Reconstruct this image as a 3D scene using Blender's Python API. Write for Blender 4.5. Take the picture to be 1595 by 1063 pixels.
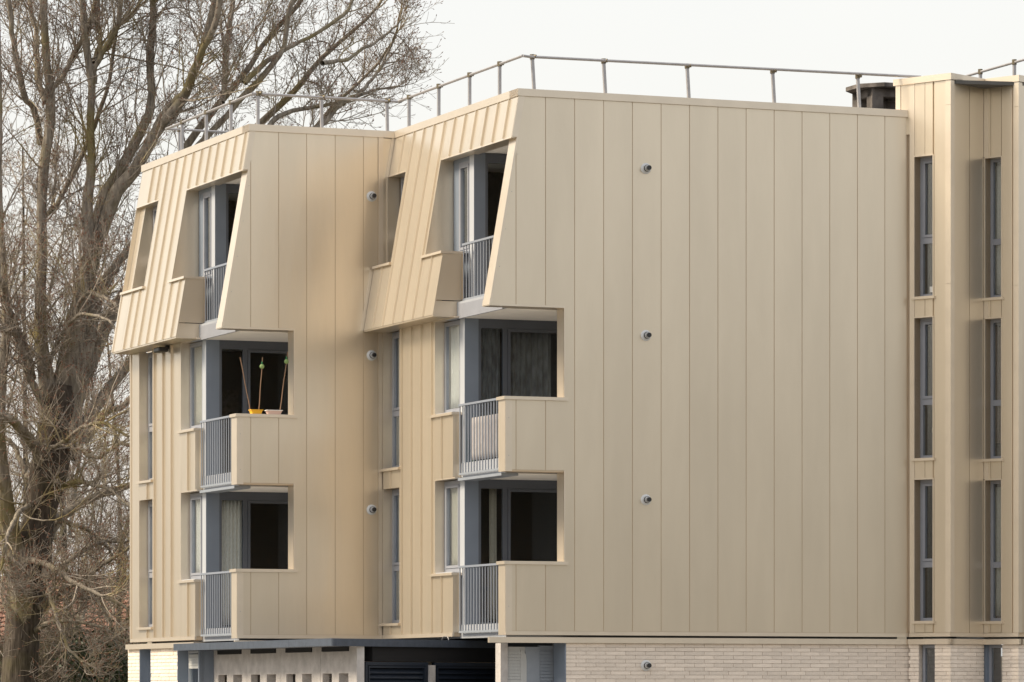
import bpy, bmesh, math, random
import numpy as np
from mathutils import Matrix, Vector
random.seed(4); rng = np.random.default_rng(11)
S = bpy.context.scene; COL = S.collection
for o in list(bpy.data.objects): bpy.data.objects.remove(o)

# ------------------------------------------------------------------ camera
F = 6730.0                                   # focal length in photo pixels (photo 1595 wide)
cd = bpy.data.cameras.new('camera'); cam = bpy.data.objects.new('camera', cd); COL.objects.link(cam)
cam.location = (0, 0, 1.95); cam.rotation_euler = (math.radians(90), 0, 0)
cd.sensor_width = 36; cd.lens = F/1595*36; cd.shift_y = (1082-531.5)/1595
cd.clip_start = 1; cd.clip_end = 3000
S.camera = cam
# ------------------------------------------------------------------ sky and sun
SUN_EL, SUN_AZ = math.radians(43), math.radians(187)      # direction the light comes from, from +X counterclockwise
W = bpy.data.worlds.new('World'); S.world = W; W.use_nodes = True
nt = W.node_tree; nt.nodes.clear()
out = nt.nodes.new('ShaderNodeOutputWorld'); add = nt.nodes.new('ShaderNodeAddShader')
sky = nt.nodes.new('ShaderNodeTexSky'); sky.sky_type = 'NISHITA'; sky.sun_disc = False
sky.sun_elevation = SUN_EL; sky.sun_rotation = math.radians(90)-SUN_AZ
sky.air_density = 1.5; sky.dust_density = 4
b1 = nt.nodes.new('ShaderNodeBackground'); b1.inputs['Strength'].default_value = .05
nt.links.new(sky.outputs[0], b1.inputs['Color'])
# thin even cloud cover: soft mottling between two near-whites
tc = nt.nodes.new('ShaderNodeTexCoord'); nz = nt.nodes.new('ShaderNodeTexNoise'); nz.inputs['Scale'].default_value = 5; nz.inputs['Detail'].default_value = 4
cr = nt.nodes.new('ShaderNodeValToRGB')
cr.color_ramp.elements[0].position = .3; cr.color_ramp.elements[0].color = (.945, .928, .91, 1)
cr.color_ramp.elements[1].position = .7; cr.color_ramp.elements[1].color = (1., .968, .935, 1)
nt.links.new(tc.outputs['Generated'], nz.inputs['Vector']); nt.links.new(nz.outputs['Fac'], cr.inputs['Fac'])
b2 = nt.nodes.new('ShaderNodeBackground'); b2.inputs['Strength'].default_value = .79
nt.links.new(cr.outputs['Color'], b2.inputs['Color'])
nt.links.new(b1.outputs[0], add.inputs[0]); nt.links.new(b2.outputs[0], add.inputs[1]); nt.links.new(add.outputs[0], out.inputs['Surface'])
sl = bpy.data.lights.new('sun', 'SUN'); sun = bpy.data.objects.new('sun', sl); COL.objects.link(sun)
sl.energy = 5.0; sl.angle = math.radians(20); sl.color = (1, .85, .635)
sd = Vector((math.cos(SUN_AZ)*math.cos(SUN_EL), math.sin(SUN_AZ)*math.cos(SUN_EL), math.sin(SUN_EL)))
sun.rotation_euler = sd.to_track_quat('Z', 'Y').to_euler()
S.view_settings.view_transform = 'Standard'; S.view_settings.look = 'None'
S.view_settings.gamma = 1; S.view_settings.exposure = .06; S.view_settings.use_curve_mapping = False
S.render.engine = 'CYCLES'

# ------------------------------------------------------------------ materials
def mat(name, col, rough=.6, metal=0., vary=0., noise=0., nscale=3., bump=0., bscale=8., col2=None, stretch=(1,1,1), coat=0.):
    m = bpy.data.materials.new(name); m.use_nodes = True; n = m.node_tree; b = n.nodes['Principled BSDF']
    b.inputs['Roughness'].default_value = rough; b.inputs['Metallic'].default_value = metal
    b.inputs['Base Color'].default_value = (*col, 1)
    if coat: b.inputs['Coat Weight'].default_value = coat; b.inputs['Coat Roughness'].default_value = .25
    tcn = n.nodes.new('ShaderNodeTexCoord'); mp = n.nodes.new('ShaderNodeMapping'); mp.inputs['Scale'].default_value = stretch
    n.links.new(tcn.outputs['Object'], mp.inputs['Vector'])
    src = None
    if noise or col2:
        t = n.nodes.new('ShaderNodeTexNoise'); t.inputs['Scale'].default_value = nscale; t.inputs['Detail'].default_value = 5
        n.links.new(mp.outputs[0], t.inputs['Vector'])
        r = n.nodes.new('ShaderNodeValToRGB'); r.color_ramp.elements[0].position = .33; r.color_ramp.elements[1].position = .67
        c2 = col2 or tuple(min(1, c*(1+noise)) for c in col)
        c1 = tuple(c*(1-noise) for c in col)
        r.color_ramp.elements[0].color = (*c1, 1); r.color_ramp.elements[1].color = (*c2, 1)
        n.links.new(t.outputs['Fac'], r.inputs['Fac']); src = r.outputs['Color']
    if vary:
        oi = n.nodes.new('ShaderNodeObjectInfo'); mr = n.nodes.new('ShaderNodeMapRange')
        mr.inputs['To Min'].default_value = 1-vary; mr.inputs['To Max'].default_value = 1+vary
        n.links.new(oi.outputs['Random'], mr.inputs['Value'])
        hs = n.nodes.new('ShaderNodeHueSaturation'); n.links.new(mr.outputs[0], hs.inputs['Value'])
        if src: n.links.new(src, hs.inputs['Color'])
        else: hs.inputs['Color'].default_value = (*col, 1)
        src = hs.outputs['Color']
    if src: n.links.new(src, b.inputs['Base Color'])
    if bump:
        t2 = n.nodes.new('ShaderNodeTexNoise'); t2.inputs['Scale'].default_value = bscale; t2.inputs['Detail'].default_value = 4
        n.links.new(mp.outputs[0], t2.inputs['Vector'])
        bp = n.nodes.new('ShaderNodeBump'); bp.inputs['Strength'].default_value = bump; bp.inputs['Distance'].default_value = .02
        n.links.new(t2.outputs['Fac'], bp.inputs['Height']); n.links.new(bp.outputs[0], b.inputs['Normal'])
    return m
CLAD = mat('champagne_metal', (.735, .645, .52), .28, .72, vary=.022, noise=.03, nscale=1.3, bump=.35, bscale=1.5, stretch=(1.6, 1.6, .3))
TRIM = mat('champagne_trim', (.75, .66, .545), .32, .62, noise=.03, nscale=3)
BACK = mat('champagne_joint', (.60, .48, .34), .5, .4)
FRAME_D = mat('dark_frame', (.10, .115, .145), .4, .1, noise=.06, nscale=2)
FRAME = mat('blue_grey_frame', (.20, .24, .305), .45, .1, noise=.06, nscale=2)
FRAME_L = mat('pale_grey_frame', (.30, .315, .36), .45, .1, noise=.05, nscale=4)
POST = mat('silver_post', (.50, .53, .58), .45, .2)
BALM = mat('baluster_paint', (.28, .315, .38), .4, .2)
RAILM = mat('railing_paint', (.30, .335, .39), .42, .15, noise=.05, nscale=5)
SLAB = mat('pale_slab', (.36, .38, .42), .8, noise=.05, nscale=2, bump=.1)
SOFF = mat('white_soffit', (.86, .84, .81), .85, noise=.04, nscale=1.5)
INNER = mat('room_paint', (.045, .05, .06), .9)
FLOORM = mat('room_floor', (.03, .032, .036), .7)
CANOPY = mat('dark_canopy', (.062, .078, .108), .5, .0, noise=.12, nscale=9, bump=.2, bscale=20)
CONC = mat('cast_concrete', (.50, .475, .46), .9, noise=.14, nscale=5, bump=.4, bscale=25)
CONCD = mat('weathered_concrete', (.13, .115, .105), .95, noise=.45, nscale=4, bump=.5, bscale=14)
NAVY = mat('navy_gate', (.018, .026, .042), .45, .1, noise=.1)
BLACK = mat('black_void', (.008, .008, .01), .8)
BRICK = mat('cream_brick', (.80, .705, .61), .85, vary=.09, noise=.07, nscale=9, bump=.5, bscale=45)
MORTAR = mat('mortar', (.66, .59, .52), .95, noise=.1, nscale=20, bump=.3)
GALV = mat('galvanised', (.42, .41, .42), .45, .6, noise=.08, nscale=9)
CLAMP = mat('clamp_metal', (.17, .145, .10), .55, .6, noise=.2, nscale=30)
ROOF = mat('roof_felt', (.12, .115, .11), .95, noise=.1)
SHUT_W = mat('pale_shutter', (.50, .51, .51), .5)
CURT_W = mat('white_curtain', (.82, .81, .77), .9, noise=.06, nscale=20)
CURT_C = mat('cream_curtain', (.55, .52, .44), .9, noise=.06, nscale=20)
NET = mat('grey_net_curtain', (.17, .18, .19), .9, noise=.35, nscale=9, stretch=(1.5, 1.5, .5))
BROWN_C = mat('brown_curtain', (.23, .165, .13), .9, noise=.1, nscale=14)
WHITEP = mat('white_plastic', (.75, .75, .74), .5)
YEL = mat('yellow_plastic', (.75, .42, .02), .45); PINK = mat('pink_plastic', (.62, .46, .42), .45)
CANE = mat('cane', (.26, .16, .10), .7); GREENB = mat('green_ball', (.24, .36, .13), .5)
DGREEN = mat('green_cloth', (.02, .09, .05), .8)
CREAMF = mat('cream_fur', (.52, .47, .36), .95, bump=.6, bscale=60)
REDC = mat('red_cloth', (.20, .03, .025), .9)
FLUE_G = mat('flue_grey', (.64, .65, .66), .45); FLUE_D = mat('flue_black', (.02, .02, .022), .4)
def glass(base=.12, name='window_glass'):
    m = bpy.data.materials.new(name); m.use_nodes = True; n = m.node_tree; n.nodes.clear()
    o = n.nodes.new('ShaderNodeOutputMaterial'); mx = n.nodes.new('ShaderNodeMixShader')
    tr = n.nodes.new('ShaderNodeBsdfTransparent'); tr.inputs[0].default_value = (.90, .92, .93, 1)
    gl = n.nodes.new('ShaderNodeBsdfGlossy'); gl.inputs['Roughness'].default_value = .02; gl.inputs[0].default_value = (.9, .95, 1, 1)
    lw = n.nodes.new('ShaderNodeLayerWeight'); lw.inputs['Blend'].default_value = .5
    pw = n.nodes.new('ShaderNodeMath'); pw.operation = 'POWER'; pw.inputs[1].default_value = 4
    ma = n.nodes.new('ShaderNodeMath'); ma.operation = 'MULTIPLY_ADD'; ma.inputs[1].default_value = .9; ma.inputs[2].default_value = base
    n.links.new(lw.outputs['Facing'], pw.inputs[0]); n.links.new(pw.outputs[0], ma.inputs[0]); n.links.new(ma.outputs[0], mx.inputs[0])
    n.links.new(tr.outputs[0], mx.inputs[1]); n.links.new(gl.outputs[0], mx.inputs[2]); n.links.new(mx.outputs[0], o.inputs[0])
    return m
GLASS = glass(); GLASS_D = glass(.025, 'dark_glass')

# ------------------------------------------------------------------ mesh helpers
TH = math.atan(.401); C, SN = math.cos(TH), math.sin(TH)
A0 = Vector((-.1108, 71.0)); EV = Vector((C, SN)); EU = Vector((-SN, C))
def w2(u, v): return A0 + EU*u + EV*v                         # plan point from building axes
OB = (5.858, -2.706)                                         # stepped front block in the same axes
B0 = w2(*OB)
class Pl:                                                     # a facade plane: along A, up z, outward N (with an optional lean)
    def __init__(s, o, A, N, lean=None): s.o, s.A, s.N, s.lean = o, A, N, lean
    def m(s, a, z, d):
        if s.lean: d = d + s.lean(z)
        p = s.o + s.A*a + s.N*d
        return (p.x, p.y, z)
class MB:
    def __init__(s): s.v, s.f = [], []
    def add(s, v, f):
        n = len(s.v); s.v += v; s.f += [tuple(i+n for i in q) for q in f]; return s
    def prism(s, pl, poly, d0, d1):
        if poly_area(poly) < 0: poly = poly[::-1]
        n = len(poly); v = [pl.m(a, z, d0) for a, z in poly]+[pl.m(a, z, d1) for a, z in poly]
        f = [tuple(range(n))[::-1], tuple(range(n, 2*n))]+[(i, (i+1) % n, n+(i+1) % n, n+i) for i in range(n)]
        return s.add(v, f)
    def box(s, pl, a0, a1, z0, z1, d0, d1):
        return s.prism(pl, [(a0, z0), (a1, z0), (a1, z1), (a0, z1)], d0, d1)
    def plan(s, pts, z0, z1):                                 # vertical prism over a plan polygon of world points
        n = len(pts); v = [(p[0], p[1], z0) for p in pts]+[(p[0], p[1], z1) for p in pts]
        f = [tuple(range(n))[::-1], tuple(range(n, 2*n))]+[(i, (i+1) % n, n+(i+1) % n, n+i) for i in range(n)]
        return s.add(v, f)
    def tube(s, p, q, r0, r1=None, n=10, caps=True):
        p, q = Vector(p), Vector(q); r1 = r0 if r1 is None else r1
        t = (q-p).normalized(); x = t.orthogonal().normalized(); y = t.cross(x)
        v = [tuple(p+(x*math.cos(k*2*math.pi/n)+y*math.sin(k*2*math.pi/n))*r0) for k in range(n)]
        v += [tuple(q+(x*math.cos(k*2*math.pi/n)+y*math.sin(k*2*math.pi/n))*r1) for k in range(n)]
        f = [(i, (i+1) % n, n+(i+1) % n, n+i) for i in range(n)]
        if caps: f += [tuple(range(n))[::-1], tuple(range(n, 2*n))]
        return s.add(v, f)
    def ball(s, c, r, sx=1, sy=1, sz=1, n=10, m=7):
        v, f = [], []
        for j in range(m+1):
            a = math.pi*j/m
            for i in range(n):
                b = 2*math.pi*i/n
                v.append((c[0]+r*sx*math.sin(a)*math.cos(b), c[1]+r*sy*math.sin(a)*math.sin(b), c[2]+r*sz*math.cos(a)))
        for j in range(m):
            for i in range(n): f.append((j*n+i, j*n+(i+1) % n, (j+1)*n+(i+1) % n, (j+1)*n+i))
        return s.add(v, f)
    def obj(s, name, m, parent=None, bevel=0, smooth=False, origin=None):
        me = bpy.data.meshes.new(name)
        off = origin if origin else (ROOTLOC if parent is not None else (0, 0, 0))
        me.from_pydata([(a-off[0], b-off[1], c-off[2]) for a, b, c in s.v], [], s.f)
        bm = bmesh.new(); bm.from_mesh(me); bmesh.ops.recalc_face_normals(bm, faces=bm.faces)
        if bevel: bmesh.ops.bevel(bm, geom=list(bm.edges), offset=bevel, segments=1, affect='EDGES')
        bm.to_mesh(me); bm.free()
        if smooth: me.polygons.foreach_set('use_smooth', [True]*len(me.polygons))
        me.materials.append(m); o = bpy.data.objects.new(name, me); COL.objects.link(o)
        if parent is not None: o.parent = parent
        elif origin: o.location = origin
        return o
def poly_area(p): return sum(p[i][0]*p[(i+1) % len(p)][1]-p[(i+1) % len(p)][0]*p[i][1] for i in range(len(p)))/2
ROOTLOC = (A0.x, A0.y, 0)
def empty(name, loc, label=None, cat=None, group=None):
    o = bpy.data.objects.new(name, None); COL.objects.link(o); o.location = loc; o.empty_display_size = .3
    if label: tag(o, label, cat, group)
    return o
def tag(o, label, cat, group=None):
    o['label'] = label; o['category'] = cat
    if group: o['group'] = group
    return o
def tagp(o, label): o['label'] = label; return o
def clip_left(poly, line):                                   # keep the part with a >= line(z)
    res = []
    for i in range(len(poly)):
        p, q = poly[i], poly[(i+1) % len(poly)]
        fp, fq = p[0]-line(p[1]), q[0]-line(q[1])
        if fp >= 0: res.append(p)
        if (fp >= 0) != (fq >= 0):
            t = fp/(fp-fq); res.append((p[0]+(q[0]-p[0])*t, p[1]+(q[1]-p[1])*t))
    return res

# ------------------------------------------------------------------ ground, road
def ground():
    m = mat('grass_ground', (.06, .075, .03), .95, noise=.3, nscale=.4, bump=.5, bscale=5, col2=(.09, .08, .05))
    me = MB().add([(-1500, -700, 0), (1500, -700, 0), (1500, 2300, 0), (-1500, 2300, 0)], [(0, 1, 2, 3)]).obj('ground', m)
    me['kind'] = 'structure'
    a = mat('asphalt', (.05, .05, .052), .9, noise=.15, nscale=2, bump=.3, bscale=60)
    r = MB().plan([(-60, 30), (60, 30), (60, 37), (-60, 37)], .0, .006).obj('road', a); r['kind'] = 'structure'
    p = mat('paving', (.22, .21, .195), .9, noise=.12, nscale=3, bump=.3, bscale=30)
    q = w2(-24, -30), w2(-24, 24), w2(14, 24), w2(14, -30)
    g = MB().plan([tuple(x) for x in q], .0, .05).obj('bounce_pavement', p); g['kind'] = 'structure'  # out of view; widened to bounce warm light up under the soffits
ground()

# ------------------------------------------------------------------ the apartment building
BLD = empty('apartment_building', ROOTLOC, 'apartment block clad in champagne metal panels with stepped corner balconies and roof railing', 'building')
ZB, ZT = 2.93, 11.80                                         # bottom of the cladding, underside of the coping
LV = [2.93, 5.62, 8.33]
def skin(z): return .115+.174*(z-11.12)
def panel_R(pl, poly, name='panel', m=None, d=(0.0, .03), par=None):
    return MB().prism(pl, poly, *d).obj(name, m or CLAD, par or BLD)
def rect(a0, a1, z0, z1): return [(a0, z0), (a1, z0), (a1, z1), (a0, z1)]
G = .006
def panels(pl, a0, a1, z0, z1, seams, fin=True, m=None, d0=-.02):
    """standing-seam pans between the seams: a flat pan plus a raised fin on its near edge"""
    cuts = [a0]+[s for s in seams if a0+.06 < s < a1-.06]+[a1]
    for i, (p, q) in enumerate(zip(cuts[:-1], cuts[1:])):
        b = MB()
        if fin:
            b.box(pl, p+.002, q-.002, z0, z1, d0, 0)
            if i: b.box(pl, p-.009, p+.009, z0+.003, z1-.012, -.001, .032)
        else: b.box(pl, p+G, q-G, z0, z1, d0, 0)
        b.obj('panel', m or CLAD, BLD)

def window(pl, a0, a1, z0, z1, d, divs=(), hdiv=None, fw=.06, m=FRAME, sash=(), sill=None, depth=.07, head=None, lab=None, tilt=None):
    """frame in plane pl at depth d (outer face) with panes; divs are mullion positions; sash lists (cell, row) that carry an inner sash"""
    b = MB(); hd = head or fw
    b.box(pl, a0, a0+fw, z0, z1, d-depth, d); b.box(pl, a1-fw, a1, z0, z1, d-depth, d)
    b.box(pl, a0+fw, a1-fw, z1-hd, z1, d-depth, d-.001); b.box(pl, a0+fw, a1-fw, z0, z0+fw, d-depth, d-.001)
    cuts = [a0+fw]; 
    for x, w in divs: b.box(pl, x-w/2, x+w/2, z0+fw, z1-hd, d-depth, d-.002); cuts += [x-w/2, x+w/2]
    cuts.append(a1-fw); rows = [z0+fw, z1-hd]
    if hdiv:
        for i in range(0, len(cuts), 2): b.box(pl, cuts[i], cuts[i+1], hdiv-.05, hdiv+.05, d-depth, d-.003)
        rows = [z0+fw, hdiv-.05, hdiv+.05, z1-hd]
    fr = b.obj('window', m, BLD)
    if lab: tagp(fr, lab)
    for i in range(0, len(cuts), 2):
        for j in range(0, len(rows), 2):
            c0, c1, r0, r1 = cuts[i], cuts[i+1], rows[j], rows[j+1]
            if (i//2, j//2) in sash:
                s = .05; k = MB()
                k.box(pl, c0+.005, c0+s, r0+.005, r1-.005, d-.05, d+.012); k.box(pl, c1-s, c1-.005, r0+.005, r1-.005, d-.05, d+.012)
                k.box(pl, c0+s, c1-s, r0+.005, r0+s, d-.05, d+.011); k.box(pl, c0+s, c1-s, r1-s, r1-.005, d-.05, d+.011)
                k.obj('sash', FRAME_L if m is not FRAME_D else m, fr); c0 += s; c1 -= s; r0 += s; r1 -= s
            MB().box(pl, c0-.004, c1+.004, r0-.004, r1+.004, d-.032, d-.026).obj('pane', GLASS_D if m is FRAME_D else GLASS, fr)
    if sill: MB().box(pl, a0-.02, a1+.02, z0-.035, z0, d-.02, d+sill).obj('sill', POST, fr)
    return fr

def railing(pl, u0, u1, z0, z1, d=0.):
    r = MB(); r.box(pl, u0, u1, z1-.035, z1, d-.03, d+.02); ro = r.obj('railing', BALM, BLD)
    MB().box(pl, u0, u1, z0+.06, z0+.095, d-.02, d+.01).obj('bottom_rail', RAILM, ro)
    n = int(round((u1-u0)/.135)); bal = None
    for i in range(n+1):
        u = u0+.02+(u1-u0-.04)*i/n
        p = pl.m(u, z0+.095, d-.005)
        if bal is None:
            b = MB(); h = z1-.035-z0-.095
            for (x0, x1, y0, y1) in [(-.010, .010, -.008, .008)]:
                P0 = pl.o
                def mp(a, n_, z): q = pl.A*a+pl.N*n_; return (q.x, q.y, z)
                v = [mp(x0, y0, 0), mp(x1, y0, 0), mp(x1, y1, 0), mp(x0, y1, 0), mp(x0, y0, h), mp(x1, y0, h), mp(x1, y1, h), mp(x0, y1, h)]
                b.add(v, [(0, 3, 2, 1), (4, 5, 6, 7), (0, 1, 5, 4), (1, 2, 6, 5), (2, 3, 7, 6), (3, 0, 4, 7)])
            me = bpy.data.meshes.new('baluster'); me.from_pydata(b.v, [], b.f); me.materials.append(BALM); bal = me
        o = bpy.data.objects.new('baluster', bal); COL.objects.link(o); o.parent = ro
        o.location = (p[0]-ROOTLOC[0], p[1]-ROOTLOC[1], p[2])
    return ro

def module(ou, ov, wall_end, uend, rseams, mseams, lseams, tag_):
    O = w2(ou, ov)
    PR = Pl(O, EV, -EU)                                       # wall facing right-front: a = v
    PL = Pl(O, EU, -EV)                                       # wall facing left: a = u
    PM = Pl(O, EU, -EV, lambda z: -skin(z))                   # leaning upper wall
    pill = lambda z: skin(z)+.085
    def edge(z): return skin(z) if z > 11.13 else pill(z)
    # --- backing walls (real thickness) with the joint colour
    b = MB()
    up = [(1.065, 8.37), (1.065, 11.8), (skin(11.8)+.01, 11.8), (skin(11.13)+.01, 11.13), (pill(11.13)+.02, 11.13), (pill(8.37)+.02, 8.37)]
    b.prism(PR, up, -.30, -.009)
    for z0, z1 in ((2.93, 4.09), (5.62, 6.80)): b.box(PR, .018, 1.062, z0, z1, -.30, -.009)
    b.box(PR, 1.065, wall_end, 2.935, 11.8, -.30, -.009)
    b.obj('wall', BACK, BLD)
    # --- flat panels between seams
    cuts = [None]+rseams+[wall_end-.1]
    for i in range(len(cuts)-1):
        p, q = cuts[i], cuts[i+1]
        lo = (p if p is not None else -1.0)+G; hi = q-G
        if q <= 1.065:
            up = clip_left(rect(lo, hi, 11.13, ZT), lambda z: skin(z)); lw = clip_left(rect(lo, hi, 8.37, 11.13), lambda z: pill(z)+.03)
            if p is None:                                     # the sliver beside the leaning edge
                panel_R(PR, up, d=(-.02, 0)); panel_R(PR, lw, d=(-.02, 0))
                for z0, z1 in ((3.0, 4.09), (5.65, 6.80)): panel_R(PR, rect(.118, hi, z0, z1), d=(-.02, 0))
            else:
                if up[0][0] <= lo+1e-6 and min(a for a, z in lw) <= lo+1e-6 and skin(11.8) < lo: panel_R(PR, rect(lo, hi, 8.37, ZT), d=(-.02, 0))
                else: panel_R(PR, clip_left(rect(lo, hi, 8.37, ZT), lambda z: skin(z)), d=(-.02, 0))
                for z0, z1 in ((3.0, 4.09), (5.65, 6.80)): panel_R(PR, rect(lo, hi, z0, z1), d=(-.02, 0))
        elif (p or 0) < 1.065:
            x = 1.045
            poly = [(lo, 8.37), (lo, ZT), (hi, ZT), (hi, 3.0), (lo, 3.0), (lo, 4.09), (x, 4.09), (x, 5.65), (lo, 5.65), (lo, 6.80), (x, 6.80), (x, 8.37)]
            panel_R(PR, poly, d=(-.02, 0))
        else: panel_R(PR, rect(lo, hi, 3.0, ZT), d=(-.02, 0))
    MB().box(PR, wall_end-.1+G, wall_end, 3.0, ZT, -.02, .012).obj('corner_trim', TRIM, BLD)
    # bottom trim, ledge flashing over the ground floor
    MB().box(PR, 0.0, wall_end, 2.93, 2.995, -.02, .014).obj('base_trim', TRIM, BLD)
    MB().box(PR, -.30 if ou == 0 else -.05, wall_end+.02, 2.80, 2.893, -.02, .05).obj('ledge_flashing', TRIM, BLD)
    # corner posts of the two parapets
    for z0, z1 in ((2.93, 4.09), (5.62, 6.80)):
        c = MB(); c.prism(PR, rect(.0, .118, z0+(.066 if z0 < 3 else 0), z1), -.02, .004)
        c.prism(PL, rect(.0, .30, z0, z1), -.02, .003)
        c.obj('corner_trim', TRIM, BLD)
        MB().box(PR, -.03, 1.11, z1, z1+.055, -.33, .035).obj('parapet_cap', TRIM, BLD)
        MB().box(PR, 1.045, 1.066, z1+.055, (8.37 if z1 > 6 else 5.65), -.30, .006).obj('reveal', TRIM, BLD)
        MB().box(PR, .02, 1.05, z1+.30+1.16, z1+.31+1.17, -.3, -.02) if False else None
    # leaning pillar end and its trim
    zz = [8.45, 11.13]
    MB().prism(PR, [(pill(8.45), 8.45), (pill(8.45)+.035, 8.45), (pill(11.13)+.035, 11.13), (pill(11.13), 11.13)], -.31, .006).obj('corner_trim', TRIM, BLD)
    MB().prism(PR, [(pill(8.36)-.006, 8.35), (pill(8.36)+.05, 8.35), (pill(8.45)+.045, 8.45), (pill(8.45)-.006, 8.45)], -.315, .01).obj('corner_trim', TRIM, BLD)
    MB().prism(PR, [(skin(11.12), 11.12), (skin(11.12)+.11, 11.12), (skin(11.8)+.11, 11.8), (skin(11.8), 11.8)], -.02, .010).obj('corner_trim', TRIM, BLD)
    MB().box(PR, pill(8.36), 1.06, 8.335, 8.37, -.30, .008).obj('base_trim', TRIM, BLD)
    sc = MB()
    for z in [3.4+.62*i for i in range(14)]:
        if wall_end > 5: sc.tube(PR.m(wall_end-.05, z, .010), PR.m(wall_end-.05, z, .018), .006, n=6)
        if 3.1 < z < 4.0 or 5.7 < z < 6.7: sc.tube(PR.m(.06, z, 0), PR.m(.06, z, .010), .006, n=6)
        if 8.5 < z < 11: sc.tube(PR.m(pill(z)+.07, z, 0), PR.m(pill(z)+.07, z, .006), .006, n=6)
    so = sc.obj('screw_heads', GALV, BLD); so['kind'] = 'stuff'
    # --- side wall facing left (lower two storeys)
    b = MB()
    b.box(PL, 2.395, 3.25, 2.93, 3.97, -.14, -.02); b.box(PL, 2.395, 3.25, 5.62, 6.69, -.14, -.02)
    b.box(PL, 3.268, 4.964, 2.935, 8.34, -.36, -.02)
    b.box(PL, 4.97, 5.85, 2.935, 3.15, -.36, -.02); b.box(PL, 4.97, 5.85, 5.58, 5.885, -.36, -.02)
    if uend > 6: b.box(PL, 5.846, uend-.01, 2.935, 8.34, -.36, -.02)
    b.obj('wall', BACK, BLD)
    zt = 8.345
    for z0, z1 in ((3.0, 3.97), (5.63, 6.69)):
        panels(PL, 2.395, 3.25, z0, z1, lseams)
        MB().box(PL, 2.34, 3.36, z1, z1+.045, -.16, .045).obj('parapet_cap', TRIM, BLD)
        MB().box(PL, 2.38, 2.396, z0, z1, -.14, .004).obj('corner_trim', CLAD, BLD)
    panels(PL, 3.25, 4.98, 3.0, zt, lseams)
    panels(PL, 4.98, 5.83, 3.0, 3.155, lseams); panels(PL, 4.98, 5.83, 5.575, 5.885, lseams)
    for zs in (3.155, 5.885): MB().box(PL, 4.93, 5.87, zs, zs+.045, -.2, .055).obj('sill_flashing', TRIM, BLD)
    if uend > 6: panels(PL, 5.83, uend, 3.0, zt, []); MB().box(PL, uend-.05, uend+.004, 3.0, zt, -.02, .016).obj('corner_trim', TRIM, BLD)
    MB().box(PL, 2.38, uend, 2.93, 2.998, -.02, .014).obj('base_trim', TRIM, BLD)
    if uend > 6: MB().box(PL, 2.3, uend+.14, 2.795, 2.890, -.3, .06).obj('ledge_flashing', TRIM, BLD)
    # reveals of the recesses (far cheeks look at the street)
    for z0, z1 in ((4.0, 5.62), (6.72, 8.345)):
        b = MB().box(PL, 3.24, 3.262, z0, z1, -.30, .004); b.box(PL, 2.3, 3.238, z1-.012, z1+.012, -.30, -.0)
        b.obj('reveal', TRIM, BLD)
    for z0, z1 in ((3.2, 5.575), (5.93, 8.345)):
        MB().box(PL, 5.82, 5.842, z0, z1, -.30, .006).obj('reveal', TRIM, BLD)
        MB().box(PL, 4.968, 4.99, z0, z1, -.30, .004).obj('reveal', TRIM, BLD)
    # --- leaning upper wall
    b = MB()
    b.box(PM, .03, uend-.01, 11.128, 11.8, -.30, -.02)
    b.box(PM, 2.45, 3.25, 8.375, 9.42, -.14, -.02)
    b.box(PM, 3.27, 4.96, 8.38, 11.128, -.25, -.02); b.box(PM, 4.96, uend-.01, 8.38, 9.46, -.25, -.02)
    if uend > 6: b.box(PM, 6.06, uend, 9.46, 11.13, -.30, -.105)
    b.obj('wall', BACK, BLD)
    zb = 8.375
    panels(PM, .0, 3.25, 11.13, ZT, mseams); panels(PM, 2.40, 3.25, zb, 9.42, mseams)
    panels(PM, 3.25, 4.98, zb, ZT, mseams); panels(PM, 4.98, uend, 11.13, ZT, mseams); panels(PM, 4.98, 5.83, zb, 9.46, mseams)
    for q0, q1 in ((.02, 3.25), (4.98, uend)): MB().box(PM, q0, q1, 11.105, 11.129, -.30, .003).obj('lintel_trim', TRIM, BLD)
    if uend > 6:
        panels(PM, 5.83, uend, zb, 9.46, mseams)
        MB().box(PM, 6.045, uend, 9.46, 11.10, -.105, -.085).obj('panel', CLAD, BLD)
        MB().box(PM, uend-.05, uend+.004, zb, 9.46, -.02, .016).obj('corner_trim', TRIM, BLD)
        MB().prism(Pl(w2(ou+uend, ov), EV, EU), [(skin(8.375), 8.375), (.3, 8.375), (.5, 11.8), (skin(11.8), 11.8)], -.02, 0).obj('panel', CLAD, BLD)
    MB().box(PM, 2.38, 3.36, 9.42, 9.465, -.2, .045).obj('parapet_cap', TRIM, BLD)
    MB().box(PM, 4.93, uend-.02 if uend > 6 else 5.80, 9.46, 9.505, -.2, .05).obj('sill_flashing', TRIM, BLD)
    # cheeks of the leaning openings
    PRn = lambda u: Pl(w2(ou+u, ov), EV, -EU)
    MB().prism(PRn(2.40), [(skin(8.375)+.004, 8.375), (.21, 8.375), (.21, 8.615), (skin(8.615)+.004, 8.615)], -.05, 0).obj('panel', CLAD, BLD)
    MB().prism(PRn(2.40), [(skin(8.63)+.004, 8.63), (.21, 8.63), (.21, 9.42), (skin(9.42)+.004, 9.42)], -.05, -.003).obj('panel', CLAD, BLD)
    MB().box(PRn(2.40), skin(9.44)+.02, .21, 9.42, 9.463, -.05, .012).obj('parapet_cap', TRIM, BLD)
    MB().prism(PRn(3.25), [(skin(9.46)-.004, 9.46), (.36, 9.46), (.36, 11.13), (skin(11.13)-.004, 11.13)], -.03, .0).obj('reveal', CLAD, BLD)
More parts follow.
